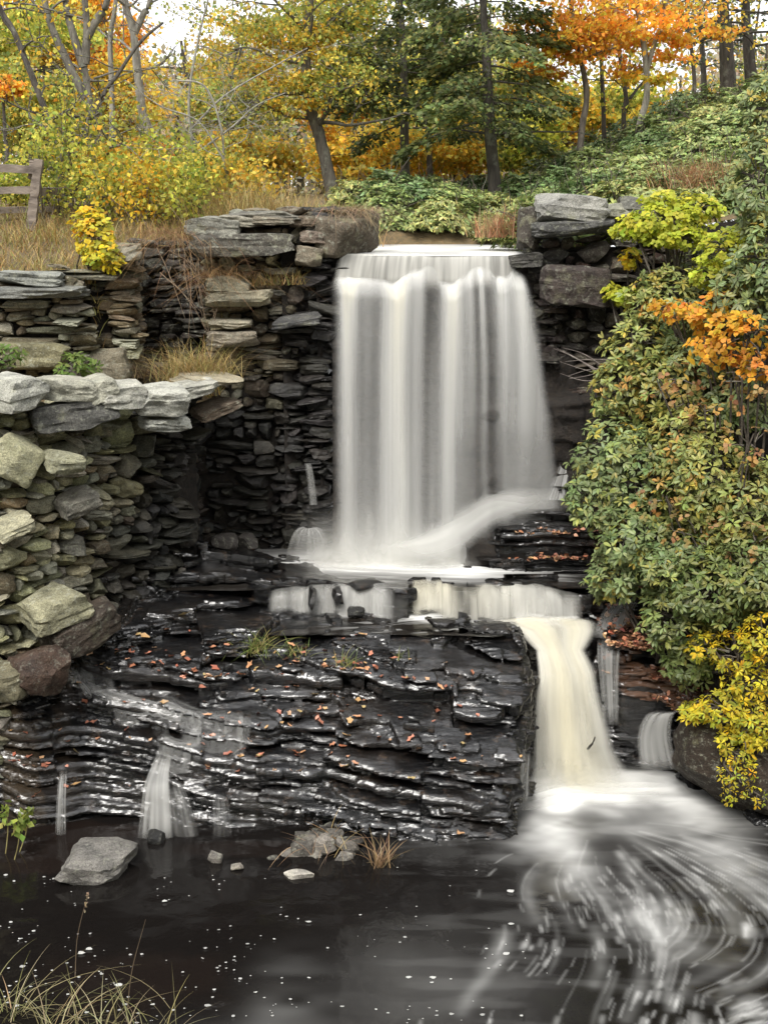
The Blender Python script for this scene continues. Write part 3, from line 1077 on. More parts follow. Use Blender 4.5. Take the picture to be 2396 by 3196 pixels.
def curtain(name, off, seed, gain, nu=420, nv=150):
    u, v = np.meshgrid(np.linspace(0, 1, nu), np.linspace(0, 1, nv), indexing='ij')
    px = 1020 + 765 * u
    # columns: centre, width, strength at the top, half way, foot
    cols = [(1083, 28, 1.2, .9, .7), (1150, 26, .3, .16, .22), (1238, 36, 1.35, 1.05, .9), (1306, 18, .5, .3, .3), (1405, 27, 1.25, .85, .5), (1458, 13, .55, .3, .2),
            (1494, 8, .8, .35, .15), (1556, 22, .8, .45, .22), (1612, 26, .9, .55, .32), (1660, 26, .3, .34, .3), (1350, 12, .0, .16, .25), (1200, 14, .3, .2, .25)]
    flare = 1 + .0 * v
    uu = px - 1385
    uu = uu / (1 + .3 * v ** .8 * (uu > 0)) + 1385
    uu = uu + 6 * n2(v * 3 + seed, u * 3, seed)
    d = 0
    for c, w, a, b, e in cols:
        am = np.where(v < .45, a + (b - a) * v / .45, b + (e - b) * (v - .45) / .55)
        ww = w * (1 + .35 * v)
        d = d + am * np.exp(-((uu - c) / ww) ** 2)
    d = d * (1 + .24 * n2(u * 44 + .6 * n2(u * 5, v * 4, 1), v * 1.6, seed) + .12 * n2(u * 120, v * 2.2, seed + 1)) + .07 + .07 * n2(u * 30, v * 2.0, seed + 2)
    d = d + .4 * ss(.12, .0, v) * ss(1270, 1230, px) + .12 * ss(.07, .0, v)
    # rocks breaking the veil, low on the right
    d = d * (1 - .28 * ss(.5, .62, v + .06 * n2(u * 6, v * 5, seed + 3)) * ss(1380, 1460, px))
    d = d + .4 * ss(.86, 1.0, v) * (1 - ss(1450, 1600, px))
    d = d * ss(1030, 1080, px - 3 * v) * ss(0, .03, v + .02)
    d = d * (.9 + .3 * fb2(u * 9 + seed, v * 1.3, seed + 9, 2))
    d = d * ss(0, 34, 1618 + 165 * v ** .6 - px + 8 * n2(v * 14, u * 9, seed + 5))
    d = np.clip(d * gain, 0, .96)
    d = d * ss(-.004, .03, v + .012 * n2(u * 30, 0 * u, 6))
    HX = [1020, 1060, 1150, 1240, 1280, 1330, 1355, 1372, 1420, 1460, 1500, 1530, 1548, 1600, 1660, 1750]
    HY = [885, 862, 868, 876, 846, 828, 838, 872, 880, 846, 824, 834, 866, 842, 850, 890]
    hy = np.interp(px[:, 0], HX, HY) + 5 * n2(u[:, 0] * 26, 0 * u[:, 0], 19)
    top = np.stack([pw(p, q, 15.45) for p, q in zip(px[:, 0], hy)])
    x = top[:, 0][:, None] + np.zeros_like(v)
    bul = .05 * n2(u * 7, v * 0, 3) + .03 * n2(u * 16, 0 * v, 4)
    y = 15.52 - off - .15 * ss(0, .08, v) - .3 * v ** .6 + bul * ss(0, .1, v)
    z0 = top[:, 2][:, None] + 0 * v
    z = z0 - (z0 - 1.86) * v ** 1.08
    tint = np.clip(.75 - .75 * v - .5 * ss(1440, 1560, px), 0, 1) * ss(.35, .8, d) * 1.0
    return sheet(name, fall, np.stack([x, y, z], -1), d, tint)


curtain('water_curtain', .0, 31, .74)
curtain('water_curtain', .09, 47, .56)
curtain('water_curtain', .16, 83, .16)

# mist and splash where it lands: soft low veils
def veil(name, parent, pts, h, dens, seed, up=0.0, nu=90, nv=40, tint=.15, powr=1.4):
    P = smooth_path(np.asarray(pts, float), nu)
    u, v = np.meshgrid(np.linspace(0, 1, nu), np.linspace(0, 1, nv), indexing='ij')
    hh = h * (.75 + .35 * n2(u * 5, 0 * u, seed))
    Q = P[:, None] + np.stack([0 * u, -.12 * (1 - v) * hh, hh * v - .02], -1)
    d = dens * (1 - v) ** powr * ss(0, .18, u) * ss(1, .82, u) * (.85 + .25 * n2(u * 12, v * 1.5, seed + 1) + .12 * n2(u * 40, v * 2, seed + 2))
    return sheet(name, parent, Q, d, tint + 0 * u)


for k, (dd, hh, de) in enumerate([(15.2, 1.1, .55), (15.05, .8, .55), (14.9, .45, .55), (14.78, .22, .5)]):
    veil('spray', fall, [pw(900 + 20 * k, 1690, dd) * (1, 1, 0) + (0, 0, 1.86), pw(1100, 1690, dd - .05) * (1, 1, 0) + (0, 0, 1.86), pw(1300, 1690, dd) * (1, 1, 0) + (0, 0, 1.87), pw(1520, 1650, dd + .12) * (1, 1, 0) + (0, 0, 1.9)], hh, de, 60 + k)
# humps of water off hidden boulders
for (px, py, d, w, h, a) in [(1240, 1600, 15.12, .26, .62, .45), (1155, 1580, 15.15, .16, .66, .3), (1480, 1560, 15.2, .34, .42, .28), (1080, 1640, 15.1, .2, .4, .3)]:
    u, v = np.meshgrid(np.linspace(-1, 1, 40), np.linspace(0, 1, 30), indexing='ij')
    c = pw(px, 1690, d)
    P = np.stack([c[0] + u * w * (.25 + .75 * v ** .6), c[1] - .12 * (1 - u * u) * v ** .5 + 0 * u, 1.86 + h * (1 - v) * (1 - .55 * u * u)], -1)
    sheet('splash', fall, P, a * (1 - u * u) ** .8 * ss(0, .25, v) * (.8 + .3 * n2(u * 12, v * .7, 5)), .1 + 0 * u)

# side spout on the left of the fall, bouncing over a hidden stone
spout = thing('side_spout', 'thin spout bouncing into a pale dome beside the left foot of the main fall', 'waterfall', pw(970, 1690, 15.1))
u, v = np.meshgrid(np.linspace(0, 1, 24), np.linspace(0, 1, 40), indexing='ij')
a, b = pw(958, 1445, 15.25), pw(978, 1575, 15.15)
P = np.stack([a[0] + (b[0] - a[0]) * v ** .7 + (u - .5) * (.09 + .02 * v), 15.25 - .12 * v, a[2] + (b[2] - a[2]) * v ** 1.3], -1)
sheet('falling_stream', spout, P, .3 * ss(0, .3, u) * ss(1, .7, u) * ss(0, .1, v) * (.8 + .3 * n2(u * 14, v, 7)), .1 + 0 * u)
u, v = np.meshgrid(np.linspace(-pi * .62, pi * .62, 60), np.linspace(0, 1, 30), indexing='ij')
c = pw(965, 1690, 15.0)
rr = .05 + .24 * v ** .65
P = np.stack([c[0] + np.sin(u) * rr, c[1] - np.cos(u) * rr * .8, 1.84 + .46 * (1 - v ** 2.0)], -1)
sheet('splash_dome', spout, P, (.3 * (1 - v) ** .8 + .1) * (.75 + .4 * n2(u * 9, v * .5, 9)) * ss(0, .2, 2.0 - np.abs(u)), .05 + 0 * u)

# run-off over the rock on the right of the plunge
run = thing('foam_chute', 'white band of water sweeping off the wet outcrop into the plunge basin', 'water')
P0 = smooth_path([pw(1800, 1560, 15.1), pw(1660, 1556, 15.1), pw(1540, 1580, 15.0), pw(1440, 1640, 14.9), pw(1330, 1690, 14.85), pw(1150, 1712, 14.9)], 120)
u, v = np.meshgrid(np.linspace(0, 1, 120), np.linspace(-1, 1, 30), indexing='ij')
wd = (.2 + .34 * u)[..., None]
P = P0[:, None] + np.stack([.1 * v * wd[..., 0], -.75 * v * wd[..., 0], -.5 * v * wd[..., 0] * ss(1, .6, u) - .1 * v * v * wd[..., 0]], -1)
sheet('running_water', run, P, (1 - v * v) ** 1.6 * .6 * ss(0, .3, u) * ss(1, .8, u) * (.9 + .12 * n2(u * 4, v * 5, 8)), .1 + 0 * u)
rs = thing('side_fall', 'pale slanting spurt at the right foot of the main fall', 'waterfall', pw(1740, 1560, 15.3))
u, v = np.meshgrid(np.linspace(0, 1, 40), np.linspace(0, 1, 40), indexing='ij')
a0, a1, b0, b1 = pw(1765, 1405, 15.35), pw(1790, 1395, 15.4), pw(1690, 1560, 15.2), pw(1770, 1560, 15.2)
P = a0 + (a1 - a0) * u[..., None] * .9 + ((b0 + (b1 - b0) * u[..., None]) - (a0 + (a1 - a0) * u[..., None])) * (v ** .8)[..., None]
sheet('falling_stream', rs, P, .62 * ss(0, .3, u) * ss(1, .8, u) * ss(0, .15, v) * (.75 + .35 * n2(u * 16, v, 7)), 0 * u)


# --- stream surfaces (basin below the fall, and the run below the little step)
def surface(name, xr_, yr_, z, foam, mat, res=.02, deep=(.014, .012, .01), zfn=None, mask=None, tol=.1):
    xs, ys = np.arange(*xr_, res), np.arange(*yr_, res)
    X, Y = np.meshgrid(xs, ys, indexing='ij')
    f = foam(X, Y)
    col = np.zeros((*X.shape, 4))
    col[..., :3] = deep
    col[..., 3] = np.clip(f, 0, 1)
    Z = z + (zfn(X, Y) if zfn else 0 * X) + .004 * n2(X * 5, Y * 9, 3)
    t = drape(X, Y)
    lo_ = t.copy()
    for _ in range(2): lo_[1:-1, 1:-1] = (lo_[1:-1, 1:-1] * 2 + lo_[:-2, 1:-1] + lo_[2:, 1:-1] + lo_[1:-1, :-2] + lo_[1:-1, 2:]) / 6
    G = grid(len(xs), len(ys))
    ok = (t > Z - tol) & (t < Z + .12) | (Y > 15.3)
    thin = ss(tol * .35, tol * .95, Z - lo_) * (Y < 15.3)
    if mask is not None: thin = np.where(mask(X, Y, 1), np.maximum(ss(13.74, 13.54, Y), ss(2.05, 2.22, X)), thin)
    col[..., 3] = col[..., 3] * (1 - ss(0, .5, thin)) - ss(.5, 1, thin)
    if mask is not None: ok |= mask(X, Y, 1)
    if mask is not None: ok &= mask(X, Y, 0)
    G = G[ok.ravel()[G].any(1)]
    o = MB().add(np.stack([X, Y, Z], -1).reshape(-1, 3), G, col.reshape(-1, 4)).build(name, mat)
    return tag(o, kind='structure')


def foam_basin(X, Y):
    d = np.hypot((X - .25) / 1.45, (Y - 15.0) / .5)
    f = 1.05 * np.exp(-d ** 2 * .75) * (.35 + .65 * ss(14.3, 14.85, Y))
    # stream of foam swinging toward the step
    pathx = .75 + .5 * (15.0 - Y)
    f = f + .75 * np.exp(-((X - pathx) / (.4 + .25 * (15 - Y))) ** 2) * ss(14.0, 14.7, Y) * ss(15.4, 14.9, Y)
    st = n2(X * 1.6 + .5 * n2(X, Y, 1), Y * 16 + X * 2.5, 3) * .5 + n2(X * 3.4, Y * 40 + X * 6, 4) * .3
    return f * (.85 + .5 * st) + .18 * ss(.1, .6, st + .1) * ss(-2.2, -.5, X)


surface('basin_water', (-2.4, 2.5), (13.9, 15.7), 1.868, foam_basin, RUNM, tol=.22)


def foam_run(X, Y):
    st = n2(X * 1.5, Y * 14 - X * 4, 5) * .5 + n2(X * 3, Y * 34 - X * 8, 6) * .3
    c = 13.97 - .26 * ss(.0, 1.3, X) - .1 * X
    f = .95 * np.exp(-((Y - c) / (.08 + .12 * ss(0, 1.6, X))) ** 2) * ss(-.5, .3, X) + .8 * ss(1.15, 1.7, X + (Y - 13.6) * .4) + .3 * ss(-1.0, 0.2, X) * ss(.2, .6, st + .2)
    f = f + .6 * np.exp(-((Y - 14.0) / .06) ** 2)
    return f * (.8 + .55 * st)


surface('stream_water', (-1.25, 2.32), (13.25, 14.1), 1.562, foam_run, RUNM, tol=.16, zfn=lambda X, Y: -.05 * ss(13.9, 13.3, Y) * ss(.5, 1.8, X),
        mask=lambda X, Y, k: (X > 1.42) & (Y > 13.5) & (X < 2.25) if k else (Y > 13.3 + .24 * ss(1.1, 1.5, X)) & (X < 2.27 + .06 * n2(Y * 6, Y * 0, 3)))

# --- little step cascade
stepc = thing('step_cascade', 'low curtain of short white falls spilling over the rock step below the basin', 'waterfall', (.4, 14.0, 1.56))


def step_fall(name, px0, px1, seed, off, gain):
    nu, nv = 420, 30
    u, v = np.meshgrid(np.linspace(0, 1, nu), np.linspace(0, 1, nv), indexing='ij')
    px = px0 + (px1 - px0) * u
    px = px + 14 * v * n2(px / 60, 0 * v, seed + 5)
    X = (px - 1198) / FPX * 14.0 / .965
    edge = step_edge((px0 + (px1 - px0) * u - 1198) / FPX * 14.0 / .965)
    Y = edge + .1 - off - (.25 + .08 * n2(X * 4, 0 * X, 9)) * v ** .6 - .03
    Z = 1.887 + .022 * n2(X * 6, 0 * X, 4) - .02 * v - (.32 + .05 * n2(X * 3.3, 0 * X, 8)) * v ** 1.6
    Z = Z + np.interp(px, [842, 960, 1060, 1230, 1290, 1500, 1700, 1810], [-.06, -.035, 0, 0, .012, 0, -.02, -.07]) * (1 - v) + np.interp(px, [842, 1040, 1290, 1600, 1800], [.04, .02, -.015, -.03, 0]) * v
    S = np.interp(px, [838, 860, 955, 968, 985, 1036, 1046, 1064, 1080, 1190, 1215, 1232, 1284, 1296, 1340, 1400, 1440, 1560, 1640, 1740, 1790, 1814],
                  [0, .5, .5, .16, .55, .45, .08, .5, .62, .6, .3, .06, .04, .9, 1.1, .8, .7, .9, .8, .6, .5, 0])
    cr = np.interp(px, [842, 1250, 1290, 1400, 1600, 1800], [.2, .1, 1, .8, .4, .2])
    d = S * (.8 + .5 * n2(px / 33, v * .7, seed) + .3 * n2(px / 12, v * .9, seed + 1) + .12 * n2(px / 5, v, seed + 2))
    d = d * (.35 + .65 * ss(0, .4, v + .25 * n2(px / 40, 0 * v, seed + 7))) * ss(1.03, .85, v + .1 * n2(px / 30, 0 * u, seed + 3)) * gain
    sheet(name, stepc, np.stack([X, Y, Z], -1), d, np.clip(cr * (1 - .4 * v), 0, 1))


step_fall('falling_stream', 838, 1814, 3, 0, .8)
step_fall('falling_stream', 838, 1814, 23, .05, .45)

# --- lower chute between the ledge and the right-hand rocks
chute = thing('chute_cascade', 'thick cream coloured chute plunging between the layered ledge and the leafy rocks', 'waterfall', (1.9, 13.2, 0))
prof = smooth_path([(13.8, 1.57), (13.58, 1.52), (13.42, 1.36), (13.3, 1.2), (13.2, .95), (13.1, .55), (13.0, .22), (12.86, .05), (12.6, .0)], 110)
lefts = np.interp(prof[:, 1], [0, .3, .8, 1.15, 1.35, 1.5, 1.56], [1.5, 1.55, 1.58, 1.62, 1.6, 1.4, 1.15])
rights = np.interp(prof[:, 1], [0, .15, .4, .8, 1.15, 1.35, 1.56], [2.75, 2.58, 2.44, 2.34, 2.24, 2.12, 2.3])
for k, (off, g) in enumerate([(0, .95), (.06, .5)]):
    u, v = np.meshgrid(np.linspace(0, 1, 130), np.linspace(0, 1, 110), indexing='ij')
    X = lefts[None] + (rights - lefts)[None] * u + .035 * n2(v * 6, u * 0 + k, 5) * np.abs(u - .5) * 2
    bulge = .1 * np.sin(u * pi) ** .7 + .03 * n2(u * 5, v * 0, 21)
    Y = prof[None, :, 0] - bulge * ss(.2, .5, v) - off
    Z = prof[None, :, 1] + .05 * np.sin(u * pi) * ss(.5, .1, v) + off * .25
    uq = u + .1 * n2(v * 2.2, u * 2, 8) + .06 * (u - .5) * v
    d = g * (.92 + .2 * n2(uq * 9, v * 1.6, 33 + k) + .13 * n2(uq * 30, v * 2.5, 37 + k)) * ss(0, .1, u) * ss(1, .86, u)
    d = d * (1 - .5 * ss(.12, .02, np.abs(u - .13)) * ss(.35, .6, v)) * (1 - .45 * ss(.62, .9, u) * ss(.3, .7, v) * (1 - ss(.8, .95, v)))
    d = d * ss(0, .06, v) * ss(1.0, .58, v) * (.9 + .35 * fb2(u * 4 - v, v * 3, 91 + k, 3))
    sheet('chute_water', chute, np.stack([X, Y, Z], -1), d, np.clip(.95 - .9 * np.abs(u - .35) - .3 * n2(u * 7, v, 4) - .4 * ss(.85, 1, v), 0, 1))
for k, (yy, hh, de) in enumerate([(12.98, .42, .4), (12.86, .3, .45), (12.7, .2, .45), (12.5, .12, .4)]):
    veil('spray', chute, [(1.3 - .05 * k, yy - .15, 0.01), (1.8, yy, .02), (2.4, yy + .05, .02), (3.0 + .08 * k, yy + .1, .01)], hh, de, 80 + k, tint=.1)

# --- minor trickles
def trickle(label, pts, wid, strength, seed, name='trickle', group=None, fan=1.0, tint=.05, parts='falling_stream', nu=26, nv=60, edge=.35):
    th = thing(name, label, 'waterfall', pts[-1], group)
    P0 = smooth_path(np.asarray(pts, float), nv)
    u, v = np.meshgrid(np.linspace(-1, 1, nu), np.linspace(0, 1, nv), indexing='ij')
    P = P0[None] + np.stack([u * wid * (1 + (fan - 1) * v), -.03 * (1 - u * u), 0 * u], -1)
    d = strength * (1 - np.abs(u) ** 2) ** edge * (.72 + .4 * n2(u * 5 + seed, v * .8, seed) + .25 * n2(u * 13, v, seed + 1)) * ss(0, .3, v) * ss(1.05, .85, v)
    sheet(parts, th, P, d, tint + 0 * u)
    return th


def ledge_pts(L):
    return [on_ledge(*a) + (0, -.03, .03) for a in L]


trickle('fan shaped trickle dropping off the left part of the ledge behind a black stone', [on_ledge(530, 2360) + (0, -.02, .03), on_ledge(505, 2400) + (0, -.05, .03), pw(490, 2450, 11.98), pw(488, 2530, 11.88), pw(486, 2625, 11.82)], .07, .6, 3, fan=2.6)
trickle('narrow trickle just right of the fan shaped one', [on_ledge(545, 2440) + (0, -.04, .03), pw(560, 2500, 11.95), pw(585, 2620, 11.85)], .08, .24, 5, fan=1.6)
trickle('slender trickle falling behind the big pale boulder in the pool', [on_ledge(203, 2400) + (0, -.03, .03), pw(193, 2480, 11.98), pw(190, 2610, 11.9)], .035, .5, 7, fan=1.6)
trickle('faint dripping veil at the foot of the ledge', [on_ledge(688, 2470) + (0, -.04, .02), pw(692, 2540, 11.9), pw(695, 2610, 11.85)], .08, .14, 9, fan=1.2)
trickle('curved spurt arching off the dark rock under the yellow shrubs', [pw(2090, 2215, 12.95), pw(2055, 2235, 12.85), pw(2040, 2300, 12.8), pw(2055, 2400, 12.75)], .12, .5, 11, fan=1.7)
trickle('veil of water running down beside the right edge of the big chute', [pw(1905, 1985, 13.52), pw(1898, 2050, 13.35), pw(1900, 2130, 13.3), pw(1905, 2260, 13.25)], .14, .5, 13, fan=.6)
trickle('water sheeting off the leafy rocks under the rhododendron', [pw(1960, 1820, 14.3), pw(1945, 1880, 14.0), pw(1915, 1930, 13.75), pw(1900, 1990, 13.55)], .17, .42, 15, fan=1.0)
trickle('thin trickle down the near corner of the ledge into the foam', [pw(1640, 2330, 12.3), pw(1632, 2420, 12.25), pw(1628, 2500, 12.2)], .05, .4, 17, fan=1.4)

# --- rivulet across the ledge (runs over the rock from under the wall to the fan)
def rivulet(name, label, L, wid, strength, seed):
    pts = smooth_path([on_ledge(*a)[:2].tolist() + [0] for a in L], 150)
    u, v = np.meshgrid(np.linspace(-1, 1, 24), np.linspace(0, 1, 150), indexing='ij')
    T = unit(np.gradient(pts, axis=0))
    Nn = np.stack([-T[:, 1], T[:, 0], 0 * T[:, 0]], 1)
    P = pts[None] + Nn[None] * (u * wid * (.7 + .5 * n2(v * 5, 0 * u, seed)))[..., None]
    h = drape(P[..., 0], P[..., 1]) + .02
    for _ in range(3): h[:, 1:-1] = np.maximum(h[:, 1:-1], (h[:, :-2] + h[:, 2:]) / 2)
    P[..., 2] = h
    d = strength * (1 - u * u) ** .7 * (.7 + .45 * n2(u * 4, v * 6, seed) + .3 * n2(u * 12, v * 9, seed + 1)) * ss(0, .06, v) * ss(1.02, .92, v)
    th = thing(name, label, 'stream', pts[0])
    sheet('running_water', th, P, d, .0 * u)


rivulet('rivulet', 'thin rivulet curving over the ledge from under the stone wall to the fan trickle', [(205, 2110), (290, 2160), (400, 2190), (520, 2240), (620, 2290), (560, 2350), (490, 2390)], .1, .3, 5)
rivulet('rivulet', 'faint sheet of water spreading over the middle of the layered ledge', [(480, 2210), (650, 2260), (760, 2300), (700, 2340), (560, 2365)], .13, .16, 8)

# --- the pool
xs = np.concatenate([np.arange(-60, -4.5, 3), np.arange(-4.5, 4.6, .018), np.arange(4.6, 60, 3)])
ys = np.concatenate([np.arange(-8, 8.2, 1.0), np.arange(8.2, 13.6, .018)])
X, Y = np.meshgrid(xs, ys, indexing='ij')
sx, sy = 2.0, 13.0
dx, dy = X - sx, (Y - sy)
rr = np.hypot(dx, dy)
an = np.arctan2(dx, -dy) + .2 * n2(X * .9, Y * .9, 2) + .07 * n2(X * 2.6, Y * 2.6, 52) - .09 * np.clip(rr - 1, 0, 3) ** 1.5 * ss(-.6, .4, np.arctan2(dx, -dy))
wz = .3 * n2(X * 1.1, Y * 1.1, 12)
def line_d(pts):
    P = smooth_path(np.array([pz(a, b, 0)[:2].tolist() + [0] for a, b in pts]), 40)[:, :2]
    dd, tt = np.full(X.shape, 1e9), np.zeros(X.shape)
    for i in range(39):
        a, b = P[i], P[i + 1]
        e = b - a
        t = np.clip(((X - a[0]) * e[0] + (Y - a[1]) * e[1]) / (e @ e), 0, 1)
        q = np.hypot(X - a[0] - t * e[0], Y - a[1] - t * e[1])
        tt = np.where(q < dd, (i + t) / 39, tt)
        dd = np.minimum(dd, q)
    return dd, tt


stk = n2(an * 22 + wz * 2, rr * 1.6, 3) * .6 + .4 * n2(an * 52 + wz * 3, rr * 2.2, 4)
soft = fb2(X * 2.2 + .5 * wz, Y * 3.2, 41, 3)
foam = 1.05 * np.exp(-((X - 2.2) / .9) ** 2 - ((Y - 12.86) / .4) ** 2) * (.9 + .3 * soft)
for pts, w0, w1, am in [([(1760, 2480), (1730, 2600), (1800, 2720), (1950, 2830), (2180, 2960)], .2, .3, .62), ([(2020, 2430), (2130, 2490), (2230, 2620), (2330, 2760)], .26, .34, .75),
                        ([(1800, 2480), (1660, 2620), (1580, 2660)], .16, .25, .35), ([(1900, 2500), (1950, 2560), (1990, 2620)], .16, .22, .35)]:
    dd, tt = line_d(pts)
    ww = w0 + (w1 - w0) * tt + .06 * n2(X * 3, Y * 3, 61)
    foam += am * np.exp(-(dd / ww) ** 2) * (1 - .75 * tt) * (.8 + .5 * soft)
foam += .22 * ss(-.1, 1.0, fb2(X * 2.2 + wz, Y * 3.5, 43, 2)) * np.exp(-(rr / 1.4) ** 2)
foam += .12 * np.exp(-(rr / 1.25) ** 2) * (.8 + .5 * soft)
fx, fy = np.array(1.85), np.array(12.5)
ix0 = int(np.searchsorted(xs, -4.4)); iy0 = int(np.searchsorted(ys, 8.25))
rp = np.random.default_rng(77)


def flow(x, y):
    a_, r_ = math.atan2(x - 1.85, 12.5 - y), math.hypot(x - 1.85, y - 12.5)
    a_ += .7 * float(n2(np.array(x * .75), np.array(y * .75), 2)) + .2 * float(n2(np.array(x * 2.), np.array(y * 2.), 3)) - .3 * max(0, r_ - 1.0) * (a_ > .2)
    return math.sin(a_), -math.cos(a_)


def splat(x, y, L, wdt, al):
    """a foam streak laid along the current, soft at its edges"""
    pts = [(x, y)]
    for q in range(6):
        dx_, dy_ = flow(*pts[-1])
        pts.append((pts[-1][0] + dx_ * L / 6, pts[-1][1] + dy_ * L / 6))
    P = np.array(pts)
    i0, i1 = np.searchsorted(xs, [P[:, 0].min() - 3 * wdt, P[:, 0].max() + 3 * wdt])
    j0, j1 = np.searchsorted(ys, [P[:, 1].min() - 3 * wdt, P[:, 1].max() + 3 * wdt])
    if i1 - i0 < 2 or j1 - j0 < 2 or i0 < ix0 or j0 < iy0: return
    gx, gy = X[i0:i1, j0:j1], Y[i0:i1, j0:j1]
    dd, tt = np.full(gx.shape, 9.), np.zeros(gx.shape)
    for q in range(6):
        a, b = P[q], P[q + 1]
        e = b - a
        t = np.clip(((gx - a[0]) * e[0] + (gy - a[1]) * e[1]) / (e @ e), 0, 1)
        h = np.hypot(gx - a[0] - t * e[0], gy - a[1] - t * e[1])
        tt = np.where(h < dd, (q + t) / 6, tt)
        dd = np.minimum(dd, h)
    g = al * np.exp(-(dd / wdt) ** 2) * (.7 + .3 * np.sin(tt * pi))
    g = g * (.85 + .25 * n2(gx * 9, gy * 9, 5))
    foam[i0:i1, j0:j1] = np.maximum(foam[i0:i1, j0:j1], 0) + g * (1 - np.clip(foam[i0:i1, j0:j1], 0, 1))


for q in range(1700):
    px, py = rp.uniform(1180, 2700), 2640 + 640 * rp.random() ** .8
    x, y, _ = pz(px, py, 0)
    a_ = math.atan2(x - 1.85, 12.5 - y)
    dens = .5 + .5 * float(n2(np.array(x * 1.7), np.array(y * 1.7), 33)) + .25 * float(n2(np.array(x * 5), np.array(y * 5), 34))
    if rp.random() > (dens - .12) * float(ss(1150, 2100, px)) * 1.15: continue
    if y < 8.3 or x > 4.4: continue
    k = rp.random()
    if k < .5: splat(x, y, rp.uniform(.08, .28), rp.uniform(.008, .013), rp.uniform(.08, .26))
    elif k < .9: splat(x, y, rp.uniform(.05, .18), rp.uniform(.012, .024), rp.uniform(.1, .34))
    elif a_ > .1:
        for m in range(3): splat(x + rp.normal(0, .05), y + rp.normal(0, .05), rp.uniform(.1, .22), rp.uniform(.025, .045), rp.uniform(.08, .2))
for q in range(125):
    a_, r_ = max(-.35, rp.normal(.6, .5)), rp.uniform(.7, 3.0)
    splat(1.85 + math.sin(a_) * r_, 12.5 - math.cos(a_) * r_, rp.uniform(.4, 1.2), rp.choice([.009, .014, .022, .06]), rp.uniform(.05, .16))
painted_reflection = .065 * np.exp(-((X - .45) / .8) ** 2 - ((Y - 9.1) / .9) ** 2) * (.8 + .5 * n2(X * 1.2, Y * 3, 9)) + .1 * np.exp(-((X + .75) / .26) ** 2 - ((Y - 9.0) / .6) ** 2) * (.7 + .8 * n2(X * 3, Y * 7, 4)) + .05 * np.exp(-((X + .9) / .9) ** 2 - ((Y - 8.6) / .25) ** 2)  # pale sky reflection painted in as faint white foam cover
foam += painted_reflection + .035 * ss(.0, .8, fb2(X * 1.2 + Y, Y * 6 + .5 * n2(X, Y, 2), 27, 3)) * ss(-.8, .8, X)
foam = foam * (1 - ss(13.4, 13.5, Y))
col = np.zeros((*X.shape, 4))
shal = ss(.35, .05, np.hypot((X + 3.4) / 1.2, (Y - 11.7) / .7) - .6 + .2 * fb2(X * 2, Y * 4, 3)) + .7 * ss(.5, .0, np.hypot((X + 2.1) / 1.4, (Y - 9.4) / .8) - .3 + .3 * fb2(X * 2, Y * 2, 5)) + .6 * ss(.3, 0, np.hypot((X + 1.2) / 1.2, (Y - 11.6) / .25) - .5)
col[..., :3] = np.array((.007, .006, .0055)) + np.clip(shal, 0, 1)[..., None] * np.array((.004, .002, .0012))
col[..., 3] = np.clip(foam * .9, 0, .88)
Zp = .006 * n2(X * 3, Y * 5, 3) + .03 * foam * np.exp(-(rr / 1.0) ** 2)
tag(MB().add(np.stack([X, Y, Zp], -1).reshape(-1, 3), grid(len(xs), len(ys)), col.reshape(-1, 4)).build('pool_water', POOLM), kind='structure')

# bubbles and flecks floating on the still side of the pool
r = np.random.default_rng(12)
mb = MB()
th = np.linspace(0, 2 * pi, 10, endpoint=False)
for i in range(300):
    if i % 5 == 0: fc = (r.uniform(-20, 1750), 2700 + 490 * r.random() ** .8)
    px, py = fc[0] + r.normal(0, 70), fc[1] + r.normal(0, 22)
    if py < 2700: continue
    if px > 1000 and r.random() < .5: continue
    p = pz(px, py, .012)
    s = r.choice([.005, .008, .011, .016, .024], p=[.45, .3, .16, .07, .02]) * r.uniform(.7, 1.2)
    st = r.uniform(1, 1.6)
    V = np.stack([p[0] + np.cos(th) * s * st * (1 + .2 * r.normal(size=10)), p[1] + np.sin(th) * s * (1 + .2 * r.normal(size=10)), np.full(10, .012)], 1)
    V = np.concatenate([V, [[p[0], p[1], .012 + s * .3]]])
    mb.add(V, np.array([[k, (k + 1) % 10, 10] for k in range(10)]), (.75, .75, .72, r.uniform(.6, .95)))
tag(mb.build('foam_flecks', SILK), kind='stuff')

# ================================================================== BOULDERS AND SMALL STONES
def boulder(name, label, p, dims, rot, col, seed, mat=STONE, group=None, sub=4, k=4.0, cuts=9, rough=.05):
    V, F = rock(dims, seed, sub, cuts, k, rough)
    return tag(MB().add(V @ rotm(*rot).T + np.asarray(p), F, col).build(name, mat, sharp=26), label, 'rock', group)


boulder('boulder', 'pale angular boulder standing in the left of the pool', pz(305, 2695, .07), (.76, .52, .34), (.15, .16, .2), (.15, .145, .14, .35), 303, cuts=13, k=5, rough=.085)
boulder('rock', 'small black stone at the foot of the fan trickle', pz(490, 2615, .03), (.18, .16, .15), (0, .1, 0), (.018, .018, .018, .7), 323, sub=3)
boulder('rock', 'black stone breaking the foam below the step cascade', on_ledge(1105, 1925) + (0, 0, .03), (.22, .16, .1), (0, 0, 0), (.018, .018, .018, .7), 325, sub=3)
boulder('rock', 'flat pale stone lying in the water in front of the debris heap', pz(932, 2730, .02), (.3, .16, .07), (0, 0, .1), (.42, .4, .37, .1), 331, sub=3, k=3)
boulder('rock', 'small pale wedge of rock at the waterline left of the debris heap', pz(675, 2675, .04), (.14, .1, .14), (.2, .4, 0), (.17, .16, .15, .2), 333, sub=3)
boulder('rock', 'low pale stone just above the water left of the flat one', pz(738, 2705, .02), (.14, .1, .06), (0, 0, 0), (.24, .22, .2, .2), 335, sub=3)
